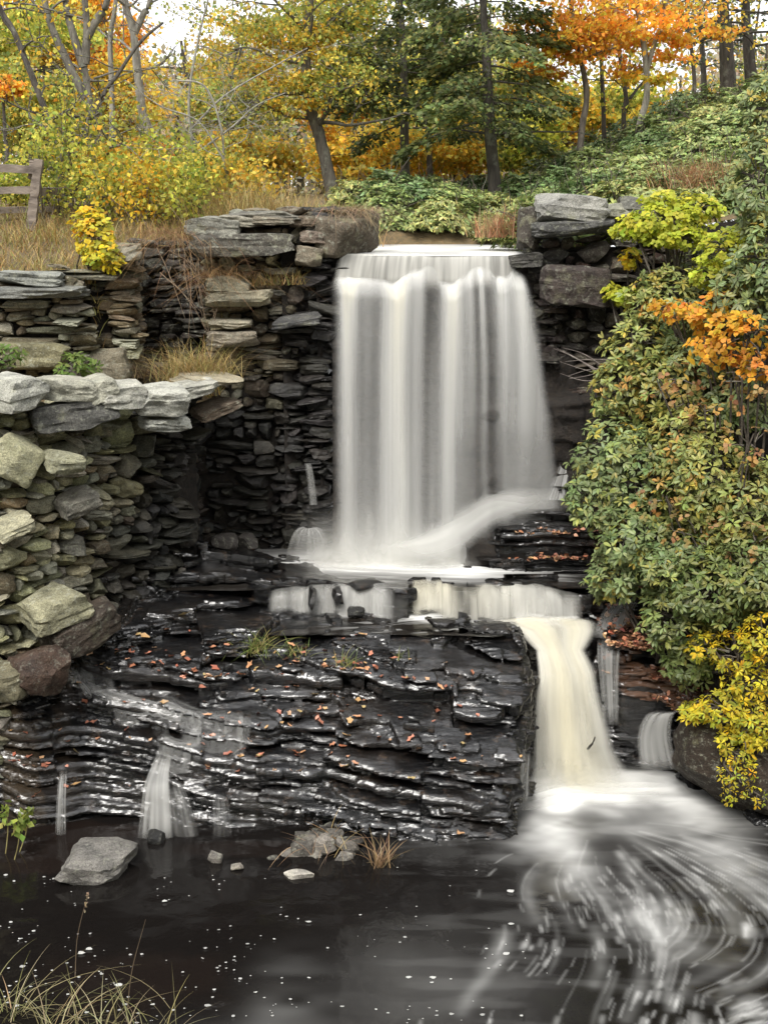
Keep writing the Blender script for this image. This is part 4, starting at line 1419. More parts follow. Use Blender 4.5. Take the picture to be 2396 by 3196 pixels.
# dark rock mass low on the right under the yellow shrubs
boulder('boulder', 'dark rooty rock hanging over the pool beneath the yellow shrubs', pw(2300, 2400, 12.55), (1.3, .9, .95), (0, .25, -.5), (.03, .022, .016, .25), 341, STONE, k=3.5)
boulder('boulder', 'dark wet rock wall right of the chute', pw(1990, 2240, 13.55), (.75, .5, 1.15), (0, .05, 0), (.02, .02, .02, 0), 347, LEDGE, k=5, rough=.08)
for i, (px, py, d, w, h, lab) in enumerate([(972, 1868, 13.95, .1, .2, 'narrow black stone splitting the short falls, left of two'), (1052, 1862, 13.95, .12, .2, 'black stone splitting the short falls, right of two'),
                                           (1262, 1862, 13.95, .26, .24, 'broad black block between the grey and the cream falls of the step'), (1150, 1822, 14.1, .4, .07, 'flat black slab lying along the brink of the step'), (1560, 1818, 14.15, .3, .06, 'thin dark slab awash on the brink above the cream falls'), (1420, 1935, 13.75, .3, .05, 'dark slab awash in the run below the cream falls'),
                                           (820, 1850, 14.05, .35, .2, 'black ledge block closing the near end of the step')]):
    boulder('rock', lab, pw(px, py, d), (w, .24, h), (.05, .1 * (-1) ** i, .1 * i), (.012, .012, .012, 0), 360 + i, LEDGE, sub=3, k=7, cuts=10)
# heap of broken slate
r = np.random.default_rng(21)
for i in range(46):
    px = 960 + r.normal(0, 85)
    if px < 760 or px > 1140: continue
    py = 2690 - max(0, (1 - abs(px - 1040) / 180)) * r.uniform(0, 125) - r.uniform(0, 12)
    w = r.uniform(.09, .26)
    c = r.choice([.05, .08, .12, .18])
    p = pw(px, py, 11.45 + (2690 - py) * .0026 + r.uniform(-.05, .05))
    boulder('slate_chunk', 'broken slate chunk in the debris heap at the foot of the ledge', p, (w, w * .7, w * r.uniform(.25, .8)), tuple(r.normal(0, .4, 3)), (c, c * .93, c * .86, .25), 400 + i, group='slate chunks of the debris heap', sub=2, k=6, cuts=8)
p = pw(1075, 2690, 11.42)
boulder('slate_chunk', 'upright pale slate piece standing at the edge of the debris heap', p, (.2, .12, .2), (.1, .1, 0), (.2, .19, .18, .1), 470, sub=3, k=7)
V = pw(1040, 2650, 11.75)
boulder('mound', 'low mound of dark gravelly earth under the debris heap', V + (0, 0, -.14), (1.1, .6, .38), (0, .0, 0), (.03, .026, .022, .3), 471, EARTH, k=2.5)
# pale rock by the rear of the pier foot
for i, (px, py, d, w, c, t) in enumerate([(770, 1690, 14.9, .24, .03, 'tall'), (560, 1660, 14.6, .4, .05, 'brown'), (700, 1690, 14.7, .3, .03, 'black')]):
    boulder('rock', ['dark block lying at the foot of the pier in shadow', 'brownish fallen block at the far end of the front wall', 'small black stone by the left edge of the plunge basin'][i], pw(px, py, d), (w, .35, w * .75), (.1, .1 * i, .3), (c, c * .9, c * .85, .5), 480 + i, sub=3)

# ================================================================== STICK, FALLEN LEAVES
mb = MB()
a, b = pw(1832, 2338, 12.86), pw(1856, 2300, 12.86)
V, F = tube(smooth_path([a, (a + b) / 2 + (.012, -.005, 0), b], 9), np.linspace(.014, .007, 9), 7, 3, .3)
mb.add(V, F, (.03, .025, .02, 0))
tag(mb.build('stick', BARK), 'short dark stick stuck in the foaming chute', 'stick')

r = np.random.default_rng(33)
FALL = [((.5, .22, .13), 3), ((.55, .3, .18), 3), ((.38, .14, .08), 2), ((.55, .36, .16), 1), ((.22, .1, .06), 2)]
leafmesh = []
for i in range(14):
    mb = MB()
    n = 9
    th = np.linspace(0, 2 * pi, n, endpoint=False)
    rad = np.where(np.arange(n) % 2 == 0, 1.0, .62) * r.uniform(.8, 1.15, n)
    V = np.stack([np.cos(th) * rad * .045, np.sin(th) * rad * .03, r.uniform(0, .016, n)], 1)
    V = np.concatenate([V, [[0, 0, .0]]])
    mb.add(V, np.array([[k, (k + 1) % n, n] for k in range(n)]), pick(FALL, 1, r, .2)[0])
    o = mb.build('fallen_leaf', WETLEAF)
    leafmesh.append(o.data)
    bpy.data.objects.remove(o)


def put_leaf(px, py, label, group, s=1.0, d=None):
    p = on_ledge(px, py) if d is None else pw(px, py, d)
    o = bpy.data.objects.new('fallen_leaf', random.choice(leafmesh))
    COL.objects.link(o)
    o.location = (p[0], p[1], p[2] + .015)
    o.rotation_euler = (r.normal(0, .3), r.normal(0, .3), r.uniform(0, 6.28))
    o.scale = (s, s, s)
    tag(o, label, 'leaf', group)
    return o


clusters = [(1000, 2080, 130, 40, 26), (850, 2150, 200, 50, 34), (1150, 2180, 200, 50, 24), (800, 2330, 200, 60, 22), (480, 2040, 130, 40, 14), (560, 2100, 150, 60, 12), (300, 2330, 160, 80, 20), (1350, 2300, 180, 60, 12), (100, 2420, 90, 50, 14), (1100, 2380, 250, 50, 14)]
for cx, cy, sx_, sy_, n in clusters:
    for i in range(int(n * 1.3)):
        px, py = r.normal(cx, sx_), r.normal(cy, sy_)
        if 20 < px < 1640 and 1900 < py < 2540:
            put_leaf(px, py, 'small wet russet leaf lying on the layered ledge', 'fallen leaves scattered on the ledge', r.uniform(.55, 1.25))
for (px, py, lab) in [(600, 2115, 'large orange leaf curled on the middle left of the ledge'), (450, 2000, 'orange leaf below the foot of the front wall'), (575, 1925, 'yellow leaf on the flat rock left of the step cascade'),
                      (1460, 2300, 'peach coloured leaf near the right end of the ledge'), (1435, 2610, 'orange leaf caught under the lowest lip of the ledge'), (240, 2470, 'pinkish leaf above the slender trickle')]:
    put_leaf(px, py, lab, None, 1.5)
mb = MB()
V, F = rock((.09, .03, .09), 9, 2, 4, 3, .1)
put_leaf(940, 2690, 'bright orange leaf at the waterline of the debris heap', None, 1.3, 11.5)
# litter pressed onto the right-hand rocks: too many to count
pos, cc = [], []
for i in range(1500):
    px, py = r.choice([(1960, 1900), (2000, 2060), (2060, 2130), (1880, 1870), (1740, 1760)], p=[.24, .34, .2, .12, .1]) + r.normal(0, 1, 2) * (60, 45)
    q = on_ledge(px, py)
    if q[0] > 2.3 or py < 1800: pos.append(q + (0, 0, .02))
pos = np.array(pos)
mb = MB()
leaves(mb, L_BROAD, pos, rand_dirs(len(pos), r, 0, .3), rand_dirs(len(pos), r, 2.0), r.uniform(.03, .075, len(pos)), pick(FALL + [((.12, .06, .035), 6)], len(pos), r, .3))
tag(mb.build('leaf_litter', WETLEAF), kind='stuff')

# ================================================================== GRASSES
def grass_clump(name, label, p, n, h, spread, pal, seed, width=.004, bend=.7, cat='grass', group=None, lean=(0, 0), mat=GRASS, rad=.06, seg=5):
    r = np.random.default_rng(seed)
    mb = MB()
    root = np.asarray(p) + np.stack([r.normal(0, rad, n), r.normal(0, rad, n), np.zeros(n)], 1)
    dirs = unit(np.stack([r.normal(lean[0], spread, n), r.normal(lean[1], spread, n), np.ones(n)], 1))
    blades(mb, root, dirs, h * r.uniform(.45, 1.1, n), width * r.uniform(.6, 1.3, n), bend * r.uniform(.3, 1.2, n), pick(pal, n, r), seg)
    return tag(mb.build(name, mat), label, cat, group)


GOLD = [((.4, .3, .12), 3), ((.34, .22, .09), 2), ((.3, .26, .1), 2), ((.45, .36, .18), 1), ((.22, .2, .07), 1)]
GREENG = [((.16, .2, .05), 3), ((.1, .14, .04), 2), ((.3, .27, .1), 3)]
DRYB = [((.36, .24, .13), 2), ((.26, .17, .09), 2), ((.42, .32, .2), 1)]
grass_clump('grass_tuft', 'green and straw grass tuft growing in a crack of the ledge, the largest there', on_ledge(800, 2020) + (0, 0, 0), 170, .3, .75, GREENG, 1, .005, .9, rad=.13)
grass_clump('grass_tuft', 'small wispy green tuft on the ledge, right of the largest tuft', on_ledge(1080, 2080), 50, .22, .5, GREENG, 2, .004, .8, rad=.05)
grass_clump('grass_tuft', 'tiny green tuft near the right end of the upper ledge', on_ledge(1245, 2090), 18, .16, .4, GREENG, 3, .004, .6, rad=.03)
grass_clump('grass_tuft', 'low green tuft right beside the largest tuft', on_ledge(920, 2040), 60, .16, .7, GREENG, 4, .004, .8, rad=.08)
grass_clump('grass_tuft', 'dry straw tuft standing in the water at the ledge foot', pz(1190, 2700, 0), 70, .34, .35, DRYB, 5, .004, .5, rad=.05)
grass_clump('dead_twigs', 'tangle of dead brown stalks on the debris heap', pw(1010, 2640, 11.5), 34, .34, 1.1, DRYB, 6, .004, .8, rad=.12)
grass_clump('grass_tuft', 'golden bunch of grass at the mouth of the niche, on the wall top', pw(615, 1185, 14.9), 900, .62, .42, GOLD, 7, .0035, .9, rad=.2)
grass_clump('weed', 'dark brown weeds at the shadowed foot of the niche', pw(480, 1175, 15.6), 240, .45, .6, [((.1, .075, .045), 2), ((.2, .14, .08), 1)], 8, .004, .7, rad=.18)
grass_clump('grass_tuft', 'dead grass draped over the squared block at the lip', hb + (0.06, .08, .25), 520, .3, .75, [((.36, .27, .16), 2), ((.28, .2, .12), 2), ((.42, .34, .22), 1)], 9, .003, 2.6, lean=(.35, -.4), rad=.17, seg=7)
for i, (px, py, d, n) in enumerate([(590, 750, 15.9, 260), (680, 860, 15.5, 260), (540, 730, 15.8, 200)]):
    grass_clump('hanging_vine', ['rusty brown weeds tumbling over the niche top', 'rusty twigs hanging down the left edge of the pier', 'dry brush on the terrace edge above the niche'][i], pw(px, py, d), n, .6, .9,
                [((.24, .14, .07), 3), ((.34, .22, .1), 2), ((.16, .1, .05), 2)], 20 + i, .003, 2.2, 'plant', rad=.22, lean=(.1, -.5), seg=6)
# long twigs hanging across the niche
mb = MB()
r = np.random.default_rng(9)
for i in range(16):
    a = pw(r.uniform(480, 640), r.uniform(760, 860), 15.6 + r.uniform(-.2, .2))
    b = pw(r.uniform(560, 700), r.uniform(950, 1150), 15.4)
    m = (a + b) / 2 + (r.normal(0, .12), -.15, .12)
    V, F = tube(smooth_path([a, m, b], 12), np.linspace(.006, .002, 12), 5)
    mb.add(V, F, (*np.array((.22, .16, .11)) * r.uniform(.7, 1.3), 0))
tag(mb.build('bramble', BARK), 'bare brown bramble stems trailing across the dark niche', 'plant')

# pond-edge sedges in the foreground
r = np.random.default_rng(4)
SEDGE = [((.28, .25, .12), 3), ((.38, .32, .19), 3), ((.18, .17, .07), 1)]
for i, (px, py, n, h, ln, lab) in enumerate([(40, 3190, 26, .75, .1, 'arching sedge clump in the near corner of the pool'), (180, 3230, 30, .62, .05, 'sedge clump beside the corner one, bent over the water'), (330, 3240, 22, .62, -.05, 'thin sedge clump leaning left at the photo bottom'),
                                            (500, 3250, 14, .6, .1, 'upright sedge stems at the right end of the sedges'), (420, 3260, 12, .55, 0., 'sparse sedge stems between the two thin clumps')]):
    grass_clump('sedge', lab, pz(px, py, -.05), int(n * 1.15), h, .32, SEDGE, 50 + i, .0042, 1.1, 'plant', lean=(ln, .1), rad=.09, seg=9)
for i, (px, py, qx, qy, lab) in enumerate([(235, 3050, 275, 2790, 'lone seed stalk rising from the pool by the sedges'), (395, 3190, 455, 2870, 'thin bare stalk standing right of the seed stalk')]):
    a = pz(px, py, 0)
    b = pw(qx, qy, a[1] + .05)
    mb = MB()
    V, F = tube(smooth_path([a, (a + b) / 2 + (-.03, 0, 0), b], 10), np.linspace(.004, .0015, 10), 5)
    mb.add(V, F, (.2, .15, .1, 0))
    if i == 0:
        n = 30
        t = r.uniform(.75, 1, n)[:, None]
        leaves(mb, L_SMALL, a + (b - a) * t, rand_dirs(n, r, 1.2), rand_dirs(n, r), np.full(n, .022), pick([((.32, .25, .16), 1)], n, r))
    tag(mb.build('seed_stalk', GRASS), lab, 'plant')
# leggy water plants at the left edge
for i, (px, py, qx, qy) in enumerate([(18, 2670, 20, 2510), (60, 2665, 92, 2530), (45, 2690, 60, 2560)]):
    a = pz(px, py, -.02)
    b = pw(qx, qy, a[1] + .03)
    root = thing('water_plant', ['leggy weed with a leafy top at the left water edge, the tallest', 'leggy weed leaning right beside the tallest one', 'shortest leggy weed, between the other two'][i], 'plant', a)
    V, F = tube(smooth_path([a, (a + b) / 2 + (.02, 0, 0), b], 10), np.linspace(.006, .004, 10), 6)
    MB().add(V, F, (.3, .26, .1, 0)).build('stem', BARK, root)
    mb = MB()
    n = 26
    t = r.uniform(.7, 1.02, n)[:, None]
    leaves(mb, L_SMALL, a + (b - a) * t + r.normal(0, .02, (n, 3)), rand_dirs(n, r, -.3), rand_dirs(n, r, .6), r.uniform(.05, .09, n), pick([((.3, .36, .08), 2), ((.2, .26, .06), 2), ((.4, .38, .12), 1)], n, r))
    mb.build('foliage', LEAF, root)

# terrace grass: a meadow nobody could count
r = np.random.default_rng(8)
n = 15000
x = r.uniform(-8, -.9, n)
y = 15.5 + 6.5 * r.random(n) ** 1.4
ok = ~((x > -3.2) & (x < -2.15) & (y < 17.4)) & (fb2(x * 1.5, y * 1.5, 4) > -.55)
x, y = x[ok], y[ok]
root = np.stack([x, y, ground_z(x, y) - .02], 1)
n = len(root)
hgt = (.22 + .2 * np.clip(fb2(x * 1.1, y * 1.1, 6) + .4, 0, 1)) * np.where((x > -2.2) & (y < 17), .75, 1.0)
mb = MB()
blades(mb, root, unit(np.stack([r.normal(0, .3, n), r.normal(-.1, .3, n), np.ones(n)], 1)), hgt * r.uniform(.5, 1.3, n), .005 * r.uniform(.6, 1.4, n), r.uniform(.2, 1.2, n), pick(GOLD + [((.3, .3, .09), 2), ((.36, .22, .08), 2)], n, r), 4)
tag(mb.build('meadow_grass', GRASS), kind='stuff')
# tall plumes behind the pier
for i, (px, d, n, h) in enumerate([(780, 18.5, 700, 1.1), (880, 18.0, 700, 1.05), (960, 17.6, 600, .9), (700, 19.0, 500, 1.0), (1050, 18.2, 350, .7)]):
    g = pw(px, 640, d)
    g[2] = ground_z(g[0], g[1])
    grass_clump('tall_grass', ['tall golden grass stand behind the pier, centre', 'tall golden grass stand right of the centre one', 'golden grass stand by the leaning tree foot', 'golden grass stand next to the shrubs', 'low pale grass by the block at the lip'][i], g, n, h, .2, GOLD, 70 + i, .005, .6, rad=.32)

# ================================================================== FENCE
def prism(p, dims, M, seed, col=(.2, .17, .14, 0)):
    nx = 14
    V = []
    r = np.random.default_rng(seed)
    for i in range(nx):
        t = i / (nx - 1) - .5
        for a, b in ((-1, -1), (1, -1), (1, 1), (-1, 1)):
            j = 1 + .1 * r.normal()
            V.append((t * dims[0], a * dims[1] / 2 * j, b * dims[2] / 2 * j))
    V = np.array(V) @ M.T + np.asarray(p)
    i = np.arange(nx * 4).reshape(nx, 4)
    j = np.roll(i, -1, 1)
    F = np.stack([i[:-1], i[1:], j[1:], j[:-1]], -1).reshape(-1, 4)
    F = np.concatenate([F, [[0, 1, 2, 3]], [[nx * 4 - 1, nx * 4 - 2, nx * 4 - 3, nx * 4 - 4]]])
    return V, F, col


fb = pw(100, 690, 19.5)
fence = thing('rail_fence', 'weathered split rail fence at the edge of the grass terrace', 'fence', fb)


def bar(name, a, b, th, seed):
    a, b = np.asarray(a), np.asarray(b)
    e = b - a
    L = np.linalg.norm(e)
    e = e / L
    s = unit(np.cross(e, (0, 1, .01)))
    M = np.stack([e, unit(np.cross(s, e)), s], 1)
    V, F, c = prism((a + b) / 2, (L, th, th * 1.25), M, seed)
    MB().add(V, F, c).build(name, WOOD, fence, smooth=False)


bar('post', pw(98, 720, 19.5), pw(122, 497, 19.5), .1, 1)
bar('post', pw(102, 560, 19.62), pw(108, 497, 19.62), .09, 2)
bar('rail', pw(-420, 505, 19.2), pw(112, 530, 19.55), .085, 3)
bar('rail', pw(-420, 600, 19.2), pw(120, 592, 19.55), .08, 4)
bar('rail', pw(110, 594, 19.6), pw(190, 598, 20.4), .08, 5)
bar('rail', pw(-420, 664, 19.4), pw(320, 650, 21.0), .07, 6)
bar('post', pw(-430, 720, 19.2), pw(-426, 490, 19.2), .1, 7)

# ================================================================== TREES
def limb_set(mb, start, direction, length, rad, r, depth, tips, col, droop=0.0, kink=.16, split=(3, 5), sides=6):
    n = 7
    P = [np.asarray(start, float)]
    d = unit(np.asarray(direction, float))
    for i in range(n - 1):
        d = unit(d + r.normal(0, kink, 3) + np.array([0, 0, -droop]))
        P.append(P[-1] + d * length / (n - 1))
    P = np.array(P)
    V, F = tube(smooth_path(P, 10), np.linspace(rad, rad * .3, 10), sides)
    mb.add(V, F, col)
    if depth <= 0:
        tips.extend(P[3:])
        return
    tips.extend(P[-2:])
    for k in range(r.integers(*split)):
        t = r.uniform(.3, 1) * (n - 1)
        i = min(int(t), n - 2)
        q = P[i] + (P[i + 1] - P[i]) * (t - i)
        dd = unit(unit(P[i + 1] - P[i]) + r.normal(0, .6, 3))
        limb_set(mb, q, dd, length * r.uniform(.4, .65), rad * .5, r, depth - 1, tips, col, droop, kink, split, max(4, sides - 1))


GREYB, DARKB, PALEB, BRNB = (.14, .13, .11, 0), (.075, .066, .056, 0), (.24, .23, .2, 0), (.11, .09, .07, 0)


def tree(name, label, trunks, d, r0, barkc, seed, nl=10, limb=(1.2, 2.2), depth=2, elev=.35, z0=.25, leaf=None, extra=(), group=None, top=None, droop=0., mat=LEAF, size=.09, tpl=L_SMALL, cat='tree', leaf_n=2500, spread=.28):
    """trunks: list of pixel polylines at distance d; extra: crown clumps (px, py, dd, rx, rz, n, palette)"""
    r = np.random.default_rng(seed)
    P0 = pw(*trunks[0][0], d)
    P0[2] = min(P0[2], ground_z(P0[0], P0[1])) - .1
    root = thing(name, label, cat, P0, group)
    mb, tips = MB(), []
    lb = MB()
    for ti, tr in enumerate(trunks):
        P = np.array([pw(x, y, d) for x, y in tr])
        if ti == 0: P = np.concatenate([[P0], P])
        if top and P[-1][2] > 8.5:
            e = unit(P[-1] - P[-2])
            e = unit(e * .6 + np.array([0, 0, .6]))
            P = np.concatenate([P, [P[-1] + e * top * .5, P[-1] + e * top + (r.normal(0, .2), r.normal(0, .2), 0)]])
        Q = smooth_path(P, 6 * len(P))
        rr = .8 * (r0 if ti == 0 else r0 * .62) * np.linspace(1, .42, len(Q))
        if ti == 0: rr = rr * (1 + .5 * np.exp(-np.arange(len(Q)) / 2.0))
        V, F = tube(Q, rr, 12, seed + ti, .1)
        mb.add(V, F, barkc)
        m = nl if ti == 0 else nl // 2
        for k in range(m):
            t = r.uniform(z0, 1) * (len(Q) - 1)
            i = min(int(t), len(Q) - 2)
            az = r.uniform(0, 2 * pi)
            el = elev + r.normal(0, .25)
            dr = np.array((cos(az) * cos(el), sin(az) * cos(el), sin(el)))
            lb = MB()
            limb_set(lb, Q[i], dr, r.uniform(*limb) * (1.1 - .35 * t / len(Q)), rr[i] * .42, r, depth, tips, barkc, droop)
            lb.build('branch', BARK, root)
    mb.build('trunk', BARK, root)
    cb = MB()
    if leaf is not None and tips:
        T = np.array(tips)
        k = r.integers(0, len(T), leaf_n)
        tone = r.uniform(.7, 1.25, len(T))[:, None]
        pos = T[k] + r.normal(0, spread, (leaf_n, 3)) * (1, 1, .6)
        leaves(cb, tpl, pos, rand_dirs(leaf_n, r, -.2), rand_dirs(leaf_n, r, .9), size * r.uniform(.6, 1.3, leaf_n), pick(leaf, leaf_n, r) * tone[k])
    for (px, py, dd, rx, rz, n, pal) in extra:
        cloud(cb, pw(px, py, dd), (rx, rx * .8, rz), n, r, pal, size, tpl, sub=max(8, n // 60), spread=.2, flat=.5)
    if cb.n: cb.build('crown', mat, root)
    return root


YEL = [((.5, .36, .04), 3), ((.42, .36, .06), 2), ((.52, .28, .03), 2), ((.28, .28, .05), 1)]
YGR = [((.27, .29, .05), 3), ((.4, .37, .06), 2), ((.16, .2, .045), 2), ((.48, .42, .08), 1)]
ORA = [((.74, .32, .04), 3), ((.74, .42, .06), 2), ((.7, .24, .05), 2), ((.6, .44, .07), 1)]
GLD = [((.5, .33, .04), 3), ((.44, .35, .06), 2), ((.33, .31, .07), 2), ((.54, .29, .04), 1)]
MIXG = [((.26, .27, .06), 3), ((.42, .34, .06), 2), ((.18, .22, .06), 3), ((.5, .34, .05), 1)]
HEM = [((.09, .115, .045), 4), ((.13, .15, .055), 3), ((.06, .08, .035), 2), ((.2, .19, .06), 1.6)]
DGR = [((.07, .09, .05), 3), ((.09, .11, .06), 2), ((.14, .13, .07), 1)]
HAZ = [((.3, .27, .21), 3), ((.25, .26, .19), 3), ((.36, .28, .18), 2), ((.33, .24, .17), 1)]  # paled leaf tones standing in for hazy distance

BRIGHT[0] = 1.5
# bare and thinning trees over the left terrace
tree('bare_tree', 'dark bare trunk leaning left behind the fence', [[(185, 470), (165, 400), (140, 340), (90, 210), (40, 90), (0, 20)]], 22.5, .085, DARKB, 201, nl=7, limb=(.8, 1.6), depth=1, leaf=YEL, leaf_n=300, top=2)
tree('bare_tree', 'grey tree forking into several bare stems above the yellow shrubs', [[(290, 560), (292, 420), (280, 320), (262, 200)], [(262, 210), (230, 110), (205, 0)], [(266, 200), (272, 90), (265, 0)], [(280, 330), (215, 200), (165, 90), (140, 0)], [(270, 120), (310, 50), (335, 0)]],
     23, .15, GREYB, 202, nl=9, limb=(1., 2.2), depth=2, leaf=YEL, leaf_n=420, top=3.5)
tree('bare_tree', 'dark bare branch stem slanting right across the grey forked tree', [[(300, 520), (310, 330), (370, 230), (440, 130), (510, 70)]], 22.6, .06, DARKB, 203, nl=6, limb=(.6, 1.3), depth=1)
tree('bare_tree', 'pale bare tree with a crooked trunk right of the forked one', [[(520, 560), (505, 470), (450, 370), (430, 220), (415, 90), (390, 0)], [(418, 110), (450, 40), (470, 0)]], 25, .13, PALEB, 204, nl=9, limb=(1, 2.4), depth=2, top=3.5)
tree('bare_tree', 'slim straight pale trunk between the forked tree and the crooked one', [[(352, 560), (350, 300), (345, 120), (362, 0)]], 26, .08, PALEB, 205, nl=6, limb=(.8, 1.8), depth=1, leaf=GLD, leaf_n=300, top=3)
tree('bare_sapling', 'thin bare sapling with arching twigs under the gap of white sky', [[(620, 620), (600, 450), (590, 300), (620, 120), (650, 0)], [(600, 400), (700, 300), (850, 210), (960, 150)], [(610, 480), (720, 400), (800, 330), (890, 290)]], 20.5, .035, PALEB, 206, nl=12, limb=(.8, 1.6), depth=2, elev=.2)
tree('bare_sapling', 'second thin bare sapling among the shrubs, nearer the terrace grass', [[(720, 640), (700, 520), (690, 400), (640, 270), (540, 250)], [(700, 500), (620, 380), (500, 330), (390, 250)]], 19.5, .028, PALEB, 207, nl=12, limb=(.7, 1.5), depth=2, elev=.3)

# leaning tree with mixed yellow, orange and green crown
tree('autumn_tree', 'leaning tree with a mottled grey trunk and an olive and orange crown', [[(1045, 640), (1020, 520), (995, 420), (965, 320), (955, 200), (957, 100), (962, 0)]], 22.5, .15, (.1, .09, .075, 0), 210, nl=14, limb=(1.0, 2.0), depth=2, elev=.15, leaf=MIXG, leaf_n=7500, top=4, size=.07,
     extra=[(700, 200, 24, .7, .4, 900, GLD), (960, 120, 22.6, .8, .35, 1200, GLD), (1100, 200, 23, .6, .4, 900, MIXG), (860, 60, 22.5, 1.0, .5, 1500, MIXG), (760, 120, 23, .8, .5, 900, GLD), (1060, 60, 22.8, .8, .5, 900, MIXG), (860, 240, 22.4, .85, .35, 1500, GLD), (1020, 250, 22.3, .6, .35, 800, MIXG), (800, 320, 23, .6, .3, 700, YGR), (1050, 390, 23.5, .6, .35, 600, ORA), (930, 330, 22.3, .5, .25, 500, GLD)])
# hemlocks
def hemlock(name, label, tr, d, r0, seed, zlow, spanpx, pal=HEM, nb=58, group=None, top=4.5, barkc=DARKB, spray=150, size=.085, blen=1.0, gap=()):
    r = np.random.default_rng(seed)
    P = np.array([pw(x, y, d) for x, y in tr])
    P0 = P[0].copy()
    P0[2] = min(P0[2], ground_z(P0[0], P0[1])) - .1
    root = thing(name, label, 'tree', P0, group)
    P = np.concatenate([[P0], P, [P[-1] + (r.normal(0, .1), 0, top * .5), P[-1] + (r.normal(0, .1), 0, top)]])
    Q = smooth_path(P, 60)
    rr = .85 * r0 * np.linspace(1, .2, 60) * (1 + .35 * np.exp(-np.arange(60) / 2.))
    V, F = tube(Q, rr, 12, seed, .08)
    MB().add(V, F, barkc).build('trunk', BARK, root)
    lb, cb = MB(), MB()
    zt = Q[-1, 2]
    for k in range(nb):
        t = k / nb
        z = zlow + (zt - zlow) * t ** 1.1
        i = int(np.clip(np.searchsorted(Q[:, 2], z), 0, 59))
        az = k * 2.4 + r.normal(0, .4)
        L = spanpx * (1.05 - .75 * t) * r.uniform(.6, 1.15) * blen
        dr = np.array((cos(az), sin(az), r.uniform(-.12, .22)))
        n = 9
        B = [Q[i]]
        dd = dr
        for j in range(n - 1):
            dd = unit(dd + r.normal(0, .07, 3) + (0, 0, -.035))
            B.append(B[-1] + dd * L / (n - 1))
        B = np.array(B)
        V, F = tube(B, np.linspace(max(.012, rr[i] * .25), .004, n), 5)
        lb.add(V, F, barkc)
        if z < zlow + .35 and r.random() < .6: continue
        m = int(1.5 * spray * L / 1.5)
        tt = r.uniform(.22, 1.0, m) ** .8 * (n - 1)
        ii = np.clip(tt.astype(int), 0, n - 2)
        base = B[ii] + (B[ii + 1] - B[ii]) * (tt - ii)[:, None]
        side = unit(np.cross(B[-1] - B[0], (0, 0, 1.)))
        w = r.normal(0, .5, m) * (1.05 - tt / n) * L * .5
        pos = base + side * w[:, None] + np.stack([0 * w, 0 * w, -np.abs(w) * .22 + r.normal(0, .05, m)], 1)
        dirs = unit(unit(B[-1] - B[0]) * .8 + side * np.sign(w)[:, None] * .8 + r.normal(0, .35, (m, 3)) + (0, 0, -.25))
        leaves(cb, L_NEEDLE, pos, dirs, rand_dirs(m, r, 1.6), size * .78 * r.uniform(.6, 1.6, m), pick(pal, m, r, .25) * r.uniform(.75, 1.25))
    lb.build('branches', BARK, root)
    cb.build('crown', LEAF, root)
    return root


hemlock('hemlock', 'tall dark hemlock with the thickest straight trunk, above the far bank', [(1542, 590), (1528, 400), (1520, 250), (1515, 120), (1508, 0)], 22, .14, 220, 6.9, 1.9, nb=84, spray=270)
hemlock('hemlock', 'greyer hemlock left of the thick trunked one', [(1268, 640), (1262, 450), (1262, 320), (1255, 100), (1250, 0)], 24.5, .12, 221, 7.2, 2.2, nb=86, spray=270, barkc=GREYB)
hemlock('hemlock', 'slender hemlock behind the gap between the two larger hemlocks', [(1345, 600), (1340, 400), (1380, 200), (1385, 0)], 28, .09, 222, 7.6, 2.0, nb=56, spray=150)
hemlock('hemlock', 'broad dark hemlock at the top corner over the rhododendron slope', [(2275, 330), (2265, 150), (2255, 0)], 27, .24, 223, 9.0, 2.6, pal=DGR, nb=48, spray=95)
hemlock('hemlock', 'second dark hemlock trunk beside the broad corner one', [(2345, 300), (2335, 150), (2325, 0)], 28.5, .2, 224, 9.0, 2.4, pal=DGR, nb=40, spray=85)
hemlock('hemlock', 'thin dark hemlock half hidden left of the broad corner one', [(2200, 340), (2190, 150), (2185, 0)], 31, .1, 225, 8.8, 2.0, pal=DGR, nb=40, spray=80)

# maples over the far bank
tree('maple_tree', 'slender orange maple with a bowed trunk on the slope', [[(1808, 500), (1815, 400), (1830, 300), (1815, 200), (1795, 130), (1780, 0)]], 23, .08, (.16, .14, .12, 0), 230, nl=10, limb=(.9, 1.8), depth=2, elev=.35, z0=.5, leaf=ORA, leaf_n=2600, top=3, size=.085, spread=.22,
     extra=[(1740, 90, 22.8, .8, .4, 1100, ORA), (1850, 50, 22.8, .8, .4, 1100, ORA), (1700, 200, 22.9, .6, .25, 650, ORA), (1790, 165, 23.1, .6, .22, 500, ORA), (1660, 250, 23.2, .4, .15, 260, YEL)])
tree('maple_tree', 'pale stemmed maple leaning right with orange and yellow leaves', [[(1985, 460), (1998, 380), (2018, 290), (2010, 160), (1995, 60), (1985, 0)], [(2012, 240), (2040, 140), (2070, 40)]], 22.5, .085, PALEB, 231, nl=10, limb=(.9, 1.8), depth=2, elev=.35, z0=.5, leaf=ORA, leaf_n=2400, top=3, size=.085, spread=.22,
     extra=[(2000, 70, 22.4, .8, .4, 1000, ORA), (2080, 150, 22.6, .5, .25, 600, ORA), (1930, 130, 22.9, .55, .3, 600, ORA), (2020, 250, 22.5, .4, .2, 350, YEL), (1960, 220, 22.8, .4, .2, 260, ORA)])
